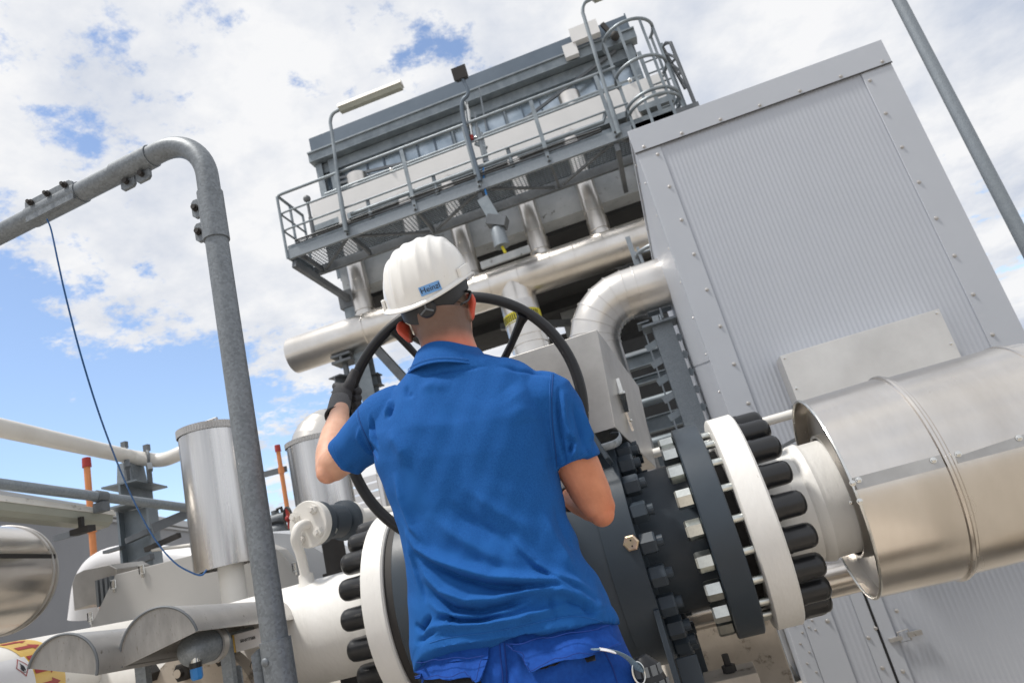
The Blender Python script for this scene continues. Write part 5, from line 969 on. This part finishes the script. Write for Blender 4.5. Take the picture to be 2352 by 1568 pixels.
FOLDS = [  # (polyline, amplitude, width); + ridge, - valley
 (z6([(800, 380), (860, 480), (940, 575), (1080, 645), (1250, 712), (1450, 768), (1700, 788), (1870, 800), (2000, 868), (2130, 960), (2200, 1030)]), .0095, .0125),
 (z6([(890, 600), (1050, 695), (1250, 775), (1450, 828), (1650, 842), (1850, 832), (1930, 860)]), -.0070, .0070),
 (z6([(930, 650), (1000, 760), (1120, 860), (1300, 925), (1500, 915), (1680, 872), (1850, 855), (1990, 905), (2130, 1000)]), .0085, .0115),
 (z6([(960, 800), (1050, 895), (1200, 985), (1400, 1000), (1550, 962), (1700, 892)]), -.0075, .0070),
 (z6([(980, 920), (1100, 990), (1200, 1020), (1400, 1030), (1600, 990), (1800, 900)]), .006, .009),
 (z6([(1060, 1065), (1170, 1038), (1250, 1062), (1400, 1055), (1560, 1020)]), -.0085, .0058),
 (z6([(960, 1160), (1080, 1100), (1200, 1085), (1450, 1085), (1650, 1048), (1850, 990), (2000, 940)]), .0065, .0095),
 (z6([(900, 1100), (960, 1130), (1000, 1080), (1040, 1030)]), -.0075, .0055), (z6([(1170, 1020), (1180, 1080)]), -.005, .004), (z6([(1160, 1030), (1165, 1085)]), .004, .004),
 (z6([(910, 1230), (1000, 1170), (1100, 1120)]), -.004, .006),
 (z6([(1560, 470), (1640, 570), (1730, 680), (1850, 760), (2000, 830), (2150, 930)]), .0055, .010), (z6([(1620, 590), (1740, 715), (1880, 790), (2040, 880), (2170, 980)]), -.0045, .007),
 (z6([(1900, 900), (2050, 960), (2150, 1040)]), -.006, .007), (z6([(1750, 900), (1900, 880), (2080, 960), (2200, 1060)]), .004, .008),
 (z6([(780, 60), (830, 250), (900, 430), (1020, 570)]), .005, .012), (z6([(840, 450), (900, 700), (960, 900)]), .0035, .008), (z6([(880, 620), (940, 800), (1000, 960)]), -.0035, .006),
 (z6([(1000, 330), (1200, 480), (1450, 620), (1700, 720)]), .0045, .022), (z6([(1100, 250), (1350, 420), (1600, 560)]), -.004, .020), (z6([(1250, 150), (1500, 330), (1750, 500)]), .0035, .020),
 (z6([(1750, 300), (1850, 520), (1950, 700), (2050, 800)]), .004, .012), (z6([(1830, 250), (1920, 480), (2020, 680)]), -.003, .010),
 (z6([(1560, 1130), (1700, 1050), (1760, 1000)]), .0025, .008), (z6([(1900, 1060), (1860, 960), (1840, 880)]), -.0025, .006),
 (z4([(500, 1225), (515, 1300), (545, 1370), (570, 1420)]), -.0035, .0036), (z4([(488, 1225), (502, 1300), (530, 1375), (560, 1430)]), .003, .004), (z4([(430, 1290), (415, 1350), (440, 1420), (500, 1450)]), .0045, .007), (z4([(460, 1380), (520, 1440), (560, 1470)]), -.004, .006),
 (z4([(620, 1160), (640, 1200), (625, 1270)]), -.0035, .006), (z4([(600, 1150), (615, 1200), (600, 1260)]), .0035, .006), (z4([(700, 1080), (720, 1130), (760, 1150)]), -.003, .008),
 (z4([(1518, 1060), (1515, 1180), (1520, 1320), (1540, 1460), (1545, 1560)]), -.0045, .0045), (z4([(1530, 1090), (1545, 1230), (1570, 1330), (1600, 1420)]), .004, .007), (z4([(1590, 1150), (1620, 1280), (1650, 1400)]), -.0035, .006), (z4([(1620, 1180), (1665, 1300), (1700, 1400)]), .0035, .007), (z4([(1560, 1340), (1590, 1380), (1570, 1450)]), -.006, .006), (z4([(1580, 1300), (1600, 1400), (1590, 1490)]), .004, .006),
 (z4([(1180, 965), (1300, 985), (1400, 985), (1500, 1020)]), -.0025, .006), (z4([(760, 1040), (900, 1010), (1050, 990), (1170, 965)]), -.0015, .004),
 (z4([(780, 1110), (870, 1080), (960, 1100)]), .003, .02), (z4([(1250, 1100), (1330, 1180), (1360, 1290)]), .004, .03), (z4([(640, 1330), (700, 1400), (760, 1500)]), .0035, .02),
]
FP = [(pw(p_), a, w) for p_, a, w in FOLDS]
def polydist(q, P_):
    best = np.full(len(q), 9.0); tt = np.zeros(len(q)); L_ = np.r_[0, np.cumsum(np.linalg.norm(np.diff(P_, axis=0), axis=1))]
    for i in range(len(P_)-1):
        a, c = P_[i], P_[i+1]; d = c-a; t_ = np.clip(((q-a)@d)/(d@d), 0, 1); D_ = np.linalg.norm(q-(a+t_[:, None]*d), axis=1); mk = D_ < best; best[mk] = D_[mk]; tt[mk] = (L_[i]+t_[mk]*np.linalg.norm(d))/L_[-1]
    return best, tt
hemarr = pw([(x, y-27) for x, y in hemp[2:]], 1.262)
def shirt_post(u, no):
    q = u[:, [0, 2]]; back = np.clip((-no[:, 1]-.05)/.4, 0, 1); D_ = np.zeros(len(u))
    for P_, a, w in FP:
        d, t_ = polydist(q, P_); D_ += 2.6*a*(.55*np.exp(-(d/w)**2)+.45*np.exp(-(d/(.5*w))**2))*np.clip(np.minimum(t_, 1-t_)/.30, .0, 1)
    x, y, z = u[:, 0], u[:, 1], u[:, 2]
    D_ -= .004*np.exp(-((x+.372)/.022)**2)*sstep(z, 1.12, 1.25)*(1-sstep(z, 1.42, 1.5))       # spine hollow
    D_ += .006*(np.exp(-((x+.46)/.05)**2-((z-1.42)/.07)**2)+np.exp(-((x+.285)/.05)**2-((z-1.37)/.07)**2))   # shoulder blades
    D_ = D_*back
    low = 1-sstep(z, 1.05, 1.30); side = 1-np.clip((-no[:, 1]-.05)/.4, 0, 1)
    D_ += side*low*.004*np.sin(z*75+3*np.sin(x*20+y*25)); D_ += .0008*np.sin(x*55+z*35+2*np.sin(z*40))+.0006*np.sin(x*110-z*80+y*60)
    d, _ = polydist(q, hemarr); D_ -= back*.0012*np.exp(-(d/.0022)**2)
    hemd = z-np.interp(x, hx, hz_l); D_ -= .0020*(hemd < .022)*(hemd > -.03)*back*.6
    for cu, sh in ((cuL, SHL), (cuR, SHR)):      # sleeve hems
        ax_ = np.array((Vector(cu)-Vector(sh)).normalized()); r3 = u-np.array(cu); tt = r3@ax_; rad = np.linalg.norm(r3-tt[:, None]*ax_, axis=1); near = (np.abs(tt) < .06)*(rad < .085)*(rad > .03)
        D_ -= near*.0016*np.exp(-((tt+.024)/.0022)**2); D_ += near*.0022*np.sin(np.arctan2(r3[:, 2], r3[:, 0]+r3[:, 1])*5+1)*sstep(-np.abs(tt), -.06, -.01)
    return {'disp': D_}
shirt = remesh(s_, 'polo_shirt', 'polo', per, .0034, 3, .5, shirt_post)
from mathutils.bvhtree import BVHTree
def caster(o):
    bm = bmesh.new(); bm.from_mesh(o.data); tr_ = BVHTree.FromBMesh(bm); bm.free(); base = ORI[o.name]; c0 = W((0, 0, CZ))-base
    def f(x, y, lift=0.0):
        d = (CF+CR*((x-1176)/FOC)-CU*((y-784)/FOC)).normalized(); h, n_, i_, k_ = tr_.ray_cast(c0, d)
        if h is None: return None
        if n_.dot(d) > 0: n_ = -n_
        w_ = h+n_*(lift*K)+base; return Vector((w_[0]/K, w_[1]/K, w_[2]/K+GZ))
    return f
SR = caster(shirt)
def seam(name, pts, r=.0011, m_='polo_stitch', parent=None, f=None, lift=.0004):
    pp = [(f or SR)(p_[0], p_[1], lift) for p_ in spline([(x, y, 0) for x, y in pts], 7)]; pp = [p_ for p_ in pp if p_]
    if len(pp) > 3: m = MB(); m.tube(pp, r, n=5, flat=.6); m.build(name, m_, parent or shirt)
seam('armhole_seam', z4([(545, 1165), (507, 1200), (500, 1235), (515, 1300), (545, 1370), (572, 1430), (600, 1500)]), m_='polo_shade')
seam('armhole_seam', z4([(1518, 1040), (1512, 1120), (1512, 1220), (1518, 1320), (1532, 1440), (1538, 1530)]), m_='polo_shade')
seam('armhole_stitch', z4([(534, 1165), (496, 1200), (489, 1235), (504, 1302), (534, 1374), (560, 1434)]), .0006); seam('armhole_stitch', z4([(1506, 1040), (1500, 1120), (1500, 1220), (1507, 1320), (1520, 1440)]), .0006)
zt0 = lambda X, Y_: ((1550+X*.5102)/1.7415, (2350+Y_*.5102)/1.7415)
seam('hem_stitch', [zt0(*q_) for q_ in ((330, 430), (450, 395), (600, 372), (830, 342), (1100, 288), (1300, 245), (1460, 222), (1600, 238), (1700, 270))], .0007)
z3_ = lambda L_: [((1050+x/2.09)/1.7415, (1400+y/2.09)/1.7415) for x, y in L_]
seam('cuff_stitch', z3_([(588, 800), (605, 870), (650, 960), (720, 1020), (800, 1035)]), .0007); seam('cuff_stitch', z4([(1545, 1512), (1600, 1500), (1660, 1470), (1712, 1430)]), .0007)
# open-looking sleeve mouths are covered by the arms; collar
def colring(r, top, off, n=60):
    o = []
    for k in range(n):
        a = 2*math.pi*k/n; x = -.376+r[0]*math.cos(a); y = 1.386+r[1]*math.sin(a); fr_ = max(0, math.sin(a)); o.append((x, y, top-.22*(x+.376)-off-.035*fr_+.004*math.sin(3*a)))
    return o
c = MB(); c.loft([colring(r, 1.5845, off) for r, off in (((.062, .068), .050), ((.0622, .0685), .004), ((.0645, .0710), .0), ((.068, .0745), .003), ((.086, .090), .034), ((.0985, .099), .052), ((.0965, .0965), .0535), ((.078, .082), .035))], cap=False)
cm = remesh_col = c.build('collar', 'polo', shirt, smooth=60)
m = MB(); m.tube([Vector(p_)+Vector((0, -.0006 if p_[1] < 1.386 else 0, .0)) for p_ in colring((.0940, .0960), 1.5845, .0425)], .0007, n=5, closed=True); m.build('collar_stitch', 'polo_stitch', shirt)
# ---- trousers
TRR = at(1452, 1566, Y=1.36)[0]; tr = MB()
tr.loft([ering(cxt, cyt, z, a, c_, 60, 2.5) for z, cxt, cyt, a, c_ in ((1.05, -.372, 1.372, .180, .095), (1.0, -.372, 1.370, .187, .106), (.95, -.372, 1.366, .196, .116), (.88, -.370, 1.362, .205, .125), (.80, -.370, 1.37, .205, .118), (.74, -.37, 1.38, .19, .09))])
limb(tr, [(-.465, 1.37, .86), (-.475, 1.38, .62), (-.48, 1.39, .38), (-.48, 1.39, .32)], [.105, .082, .070, .070], n=28); limb(tr, [(-.275, 1.37, .86), (-.27, 1.385, .62), (-.265, 1.40, .38), (-.265, 1.40, .32)], [.105, .082, .070, .070], n=28)
TF = [([(1170, 1460), (1166, 1510), (1160, 1568), (1160, 1650)], -.006, .006), ([(1190, 1460), (1190, 1568)], .003, .006), ([(1150, 1465), (1148, 1568)], .002, .004), ([(1240, 1568), (1330, 1500), (1400, 1470)], .004, .012), ([(1290, 1568), (1420, 1520)], -.003, .01), ([(980, 1500), (1000, 1568)], .003, .008), ([(1060, 1545), (1100, 1568)], -.003, .006)]
TFP = [(pw(p_, 1.245), a, w) for p_, a, w in TF]
def tr_post(u, no):
    q = u[:, [0, 2]]; back = np.clip(-no[:, 1]*2, 0, 1); D_ = np.zeros(len(u))
    for P_, a, w in TFP: d, t_ = polydist(q, P_); D_ += a*np.exp(-(d/w)**2)
    D_ *= back; D_ += .0012*np.sin(u[:, 2]*60+2*np.sin(u[:, 0]*40))+.0008*np.sin(u[:, 0]*130+u[:, 2]*50); return {'disp': D_}
trou = remesh(tr, 'trousers', 'trouser', per, .005, 4, .5, tr_post)
TRC = caster(trou)
def back_pt(x, y, lift=.006):       # point on the seat of the trousers
    h_ = TRC(x, y, lift)
    if h_: return h_
    p_ = at(x, y, Y=1.25); t_ = max(-1, min(1, (p_[0]+.372)/.205)); Y = 1.366-.120*(1-abs(t_)**2.5)**.4-lift; return at(x, y, Y=Y)
def flap(name, quad, lift, m_='trouser', n=14, wave=.002, parent=None):
    mb = MB(); vs = []; q_ = [Vector((*p_, 0)) for p_ in quad]
    for k in (0, 1):
        for j in range(7):
            for i in range(n+1):
                a = q_[0].lerp(q_[1], i/n); c_ = q_[3].lerp(q_[2], i/n); p_ = a.lerp(c_, j/6); vs.append(back_pt(p_.x, p_.y, lift*(.3+.7*j/6)+wave*1.6*math.sin(i*.9+1)*j/6-(.004 if k else 0)))
    w_ = n+1; o_k = 7*w_; fs = []
    for j in range(6):
        for i in range(n): a = j*w_+i; fs += [(a, a+1, a+w_+1, a+w_), (o_k+a, o_k+a+w_, o_k+a+w_+1, o_k+a+1)]
    for i in range(n): fs += [(6*w_+i, 6*w_+i+1, o_k+6*w_+i+1, o_k+6*w_+i), (i, o_k+i, o_k+i+1, i+1)]
    for j in range(6): fs += [(j*w_, (j+1)*w_, o_k+(j+1)*w_, o_k+j*w_), (j*w_+n, o_k+j*w_+n, o_k+(j+1)*w_+n, (j+1)*w_+n)]
    mb.add(vs, fs); return mb.build(name, m_, parent or trou, smooth=60)
zt_ = lambda X, Y_: ((1550+X*.5102)/1.7415, (2350+Y_*.5102)/1.7415)
flap('pocket_yoke', [zt_(300, 500), zt_(800, 440), zt_(800, 560), zt_(260, 600)], .007); flap('pocket_flap', [zt_(310, 565), zt_(800, 535), zt_(765, 722), zt_(250, 705)], .016)
flap('pocket_flap', [zt_(990, 440), zt_(1690, 330), zt_(1770, 450), zt_(1130, 665)], .016); flap('pocket_mouth', [zt_(300, 690), zt_(730, 700), zt_(740, 780), zt_(290, 780)], .004, 'dark_hole')
flap('pocket_mouth', [zt_(1200, 600), zt_(1360, 570), zt_(1340, 600), zt_(1210, 640)], .006, 'dark_hole'); flap('black_tab', [zt_(1525, 510), zt_(1610, 480), zt_(1600, 560), zt_(1530, 575)], .018, 'dark_hole', n=4, wave=0)
for L_ in ([(310, 575), (550, 560), (790, 548)], [(262, 690), (500, 690), (750, 705)], [(775, 560), (750, 700)], [(1000, 450), (1080, 560), (1135, 640)], [(1145, 645), (1450, 540), (1750, 445)], [(1000, 452), (1350, 390), (1690, 342)]):
    m = MB(); pp = [back_pt(*zt_(*q_[:2]), .021) for q_ in spline([(x, y, 0) for x, y in L_], 8)]; m.tube(pp, .0007, n=5); m.build('flap_stitch', 'trouser_shade', trou)
for L_ in ([(915, 430), (925, 560), (940, 745)], [(1690, 480), (1760, 620), (1800, 745)], [(880, 430), (890, 560), (905, 745)]):
    m = MB(); pp = [back_pt(*zt_(*q_[:2]), .0008) for q_ in spline([(x, y, 0) for x, y in L_], 8)]; m.tube(pp, .0012, n=5); m.build('trouser_seam', 'trouser_shade', trou)
# lanyard strap and grip hanging from the pocket
m = MB(); st = [zt_(1620, 480), zt_(1700, 480), zt_(1790, 500), zt_(1880, 545), zt_(1940, 600), zt_(1960, 640)]; sp = [at(*p_, Y=1.245+.012*i) for i, p_ in enumerate(st)]
m.tube(spline(sp, 5), .0125, n=10, flat=.14)
lan = m.build('lanyard', 'denim', per)
m = MB(); m.tube(spline([at(*zt_(1665, 478), Y=1.243), at(*zt_(1720, 487), Y=1.246), at(*zt_(1765, 500), Y=1.252)], 4), .0132, n=10, flat=.16); m.build('white_patch', 'label_white', lan)
m = MB(); rc_ = at(*zt_(1970, 665), Y=1.30); m.tube([rc_+Vector((.010*math.cos(a), .004*math.cos(a), .018*math.sin(a))) for a in np.linspace(0, 2*math.pi, 24, endpoint=False)], .0016, n=6, closed=True); m.build('metal_ring', 'steel_bright', lan)
gc = at(1500-14, 1545, Y=1.33); m = MB(); m.tube([gc+Vector((-.004, 0, .028)), gc+Vector((.0, 0, .012)), gc+Vector((.004, 0, -.02)), gc+Vector((.01, 0, -.09))], [.012, .024, .029, .026], n=20); grip = m.build('rubber_grip', 'black_rubber', lan)
for j in range(3):
    for i in range(5):
        a = R(200+i*34+j*8); q_ = gc+Vector((.002+.003*j, 0, .006-j*.026)); rr_ = (.0255, .0285, .0285)[j]; m = MB(); m.bar(q_+Vector((math.cos(a)*rr_, math.sin(a)*rr_, .008)), q_+Vector((math.cos(a)*rr_, math.sin(a)*rr_, -.008)), .011, .002, (math.cos(a), math.sin(a), 0)); m.build('grip_pad', 'galvanised_dark', grip)
for sx, xx_ in ((-1, -.48), (1, -.265)):
    m = MB(); m.loft([ering(xx_, 1.43, PZ+z, a, c_, 28, 2.6) for z, a, c_ in ((0, .043, .105), (.03, .045, .108), (.05, .042, .10))]); m.loft([ering(xx_, 1.43-.0+dy, PZ+z, a, c_, 28, 2.3) for z, a, c_, dy in ((.045, .042, .10, 0), (.075, .040, .085, -.01), (.12, .040, .05, -.04), (.16, .042, .045, -.045))]); m.build('boot', 'boot', per)
# ---- gloves
def glove(name, wr, palm, rimc, rdir, tdir, side, knit0, cuffr, thumb, kn, tipo):
    g_ = MB(); limb(g_, [wr, wr.lerp(palm, .45), palm], [.0255, .031, .0275], n=20, flat=.78)
    for kp in kn: g_.tube(spline([palm.lerp(kp[0], .1)] + list(kp), 5), [.012]*2+[.0118]*(5*len(kp)-1), n=12)
    limb(g_, thumb, [.018, .0155, .0135, .0125], n=14)
    gl = remesh(g_, name, 'glove', per, .0022, 4, .5)
    kn_ = MB(); d = (palm-wr).normalized(); n_r = 26; prof = []
    for i in range(24): t_ = -.030+i*.0030; prof.append((t_, (cuffr[0]+(cuffr[1]-cuffr[0])*i/23)+(.0007 if i % 2 else 0)))
    kn_.lathe(wr, d, [( -.030, prof[0][1]-.004)]+prof, n=36); k_ = kn_.build('glove_cuff', 'glove_knit', gl)
    m = MB(); fr_ = d.cross(Vector((0, 0, 1))).normalized(); f2 = d.cross(fr_); m.tube([wr+d*-.031+(fr_*math.cos(a)+f2*math.sin(a))*(cuffr[0]+.0005) for a in np.linspace(0, 2*math.pi, 30, endpoint=False)], .0030, n=8, closed=True); m.build('cuff_hem', 'glove', gl); return gl
A_ = lambda x, y, Y: at(x, y, Y=Y)
wr = A_(778, 940, 1.665); palm = A_(788, 893, 1.728)
fing = []
for (ya, yb) in ((889, 899), (903, 915), (917, 929), (930, 943)):
    fing.append([A_(772, ya-2, 1.752), A_(782, ya-2, 1.785), A_(802, ya+2, 1.792), A_(818, yb-4, 1.778), A_(822, yb, 1.745), A_(812, yb+3, 1.728)])
glove('glove', wr, palm, None, None, None, -1, None, (.0300, .0285), [A_(790, 905, 1.712), A_(802, 884, 1.714), A_(809, 866, 1.722), A_(817, 850, 1.728)], fing, None)
wr2 = A_(1305, 1136, 1.645); palm2 = A_(1300, 1112, 1.718); f2_ = []
for (ya, yb) in ((1100, 1094), (1113, 1107), (1126, 1121), (1138, 1134)):
    f2_.append([A_(1314, ya+2, 1.75), A_(1308, ya, 1.785), A_(1290, ya-2, 1.79), A_(1276, yb, 1.77), A_(1274, yb, 1.742), A_(1284, yb-1, 1.725)])
glove('glove', wr2, palm2, None, None, None, 1, None, (.0275, .027), [A_(1296, 1122, 1.708), A_(1300, 1098, 1.71), A_(1303, 1085, 1.72), A_(1303, 1072, 1.726)], f2_, None)
# ---- helmet
HO = Vector((-.3905, 1.396, 1.737)); TL = R(22); RL = R(4.5); ca_, sa_ = math.cos(TL), math.sin(TL)
def HT(p):
    x, y, z = p; x, z = x*math.cos(RL)-z*math.sin(RL)*-.0+z*.035, z*math.cos(RL)+x*math.sin(RL); return Vector((HO[0]+x, HO[1]+y*ca_-z*sa_, HO[2]+y*sa_+z*ca_))
HA, HB, HH = .1005, .123, .115
def RD(ph): return -.022*max(0, -math.sin(ph))**1.6
def shellp(th, ph, off=0):     # th: 0 rim..pi/2 crown, ph around (0 = right, 90 = front)
    w = math.cos(th)**.80; h = math.sin(th)**.94; x = (HA+off)*w*math.cos(ph); y = (HB+off)*w*math.sin(ph); z = (HH+off)*h
    u_s = x/HA; k = 0; z0_ = RD(ph)*(1-h)**1.5
    for u0, a_r, w_r in ((-.72, .0030, .055), (-.47, .0034, .055), (-.20, .0030, .06), (.20, .0030, .06), (.47, .0034, .055), (.72, .0030, .055)): k += a_r*math.exp(-((u_s-u0*(.75+.25*math.cos(th)))/w_r)**2)
    k *= min(1, max(0, (z/HH-.06)/.25)); 
    n_ = Vector((x/HA**2, y/HB**2, z/HH**2)); n_.normalize(); return Vector((x, y, z+z0_))+n_*k
hm = MB(); NT, NP = 44, 180; vs = []
for i in range(NT):
    th = (math.pi/2)*(i/(NT-1))*.9995
    for j in range(NP): vs.append(HT(shellp(th, 2*math.pi*j/NP)))
fs = [(i*NP+j, i*NP+(j+1) % NP, (i+1)*NP+(j+1) % NP, (i+1)*NP+j) for i in range(NT-1) for j in range(NP)]
hm.add(vs, fs+[tuple((NT-1)*NP+j for j in range(NP))]); 
def rimring(o, dz):
    r_ = []
    for j in range(NP):
        ph = 2*math.pi*j/NP; fr_ = max(0, math.sin(ph))**3*.045; r_.append(HT(((HA+o+fr_*.25)*math.cos(ph), (HB+o+fr_)*math.sin(ph), dz+RD(ph)-.012*max(0, math.sin(ph))**2)))
    return r_
hm.loft([rimring(-.004, .004), rimring(.0005, .004), rimring(.006, .001), rimring(.0095, -.0035), rimring(.0085, -.0065), rimring(.003, -.006), rimring(-.004, -.004), rimring(-.0045, .003)], cap=False)
hel = hm.build('helmet', 'helmet', per, smooth=50)
for sx in (-1, 1):     # raised side rims
    m = MB(); pts_ = [HT(((HA+.0045)*math.cos(a), (HB+.0045)*math.sin(a), .010+RD(a))) for a in [R(180+v) if sx < 0 else R(-v) for v in range(4, 31, 4)]]
    m.loft([[p_+HT((0, 0, q_[1]))-HT((0, 0, 0))+Vector((sx*q_[0], 0, 0)) for q_ in ((-.004, -.010), (.0035, -.010), (.0030, .012), (-.004, .012))] for p_ in pts_]); m.build('side_gutter', 'helmet', hel, smooth=30)
def surf(x, y):
    best = None
    for v in hm.v[:NT*NP]:
        d_ = v-Vector((0, 0, CZ)); z_ = d_.dot(CF)
        px_, py_ = 1176+FOC*d_.dot(CR)/z_, 784-FOC*d_.dot(CU)/z_; e_ = (px_-x)**2+(py_-y)**2+(v[1] > HO[1])*1e6
        if best is None or e_ < best[0]: best = (e_, v.copy())
    return best[1]
s0, s1 = surf(962, 669), surf(1009, 652); sm_ = (s0+s1)/2; su = surf(986, 640); sl = surf(986, 678)
xd = (s1-s0).normalized(); nrm = xd.cross(su-sl).normalized()
if nrm[1] > 0: nrm = -nrm
up_ = nrm.cross(xd).normalized(); ctr = surf(986, 661)+nrm*.0008
m = MB(); w2, h2 = .0232, .0098
vs = []
for i in range(9):
    u_ = -w2+2*w2*i/8
    for v_ in (-h2, h2): vs.append(ctr+xd*u_+up_*v_-nrm*(u_*u_/(2*.16))*1.0+nrm*.0006)
m.add(vs, [(2*i, 2*i+2, 2*i+3, 2*i+1) for i in range(8)]); stk = m.build('name_sticker', 'label_blue', hel, smooth=60)
Mt = Matrix((xd, up_, nrm)).transposed().to_4x4(); Mt.translation = W(ctr+nrm*.0012)
text('sticker_text', 'Heinzl', 'ink', hel, Mt, .0172*K, .00015)
# head band under the brim with ratchet knob
def band(a0, a1, zt, zb, r, th_=.003, n=40):
    R2 = []
    for i in range(n+1):
        a = R(a0+(a1-a0)*i/n); f = math.cos((a-R(270))*1.0); zt_f = zt; zb_f = zb*(.58+.42*max(0, f)**2)-.012*max(0, f); c_, s_h = math.cos(a), math.sin(a)
        R2.append([HT((.0105+(r[0]+o)*c_, (r[1]+o)*s_h, z)) for o, z in ((0, zt_f), (th_, zt_f), (th_+.002, zb_f*.5), (th_, zb_f), (0, zb_f))])
    return R2
m = MB(); m.loft(band(185, 355, .0, -.054, (.079, .107))); m.build('head_band', 'strap', hel, smooth=40)
m = MB(); kc = HT((.014, -.112, -.038)); m.lathe(kc, HT((0, -1, 0))-HT((0, 0, 0)), [(0, .021), (.006, .020), (.009, .016), (.0095, 0)], n=24); kb = m.build('band_knob', 'strap', hel)
m = MB(); ky = HT((0, -1, 0))-HT((0, 0, 0)); kz = HT((0, 0, 1))-HT((0, 0, 0))
for a in (90, 210, 330): d_ = Vector((1, 0, 0))*math.cos(R(a))+kz*math.sin(R(a)); m.tube([kc+ky*.010, kc+ky*.009+d_*.017], .0022, n=8)
m.build('knob_ridges', 'galvanised_dark', hel)
m = MB(); m.tube(spline([at(1070, 668, Y=1.37), at(1080, 672, Y=1.385), at(1074, 690, Y=1.36), at(1060, 698, Y=1.33)], 5), .0045, n=8, flat=.6); m.build('strap_loop', 'strap', hel)
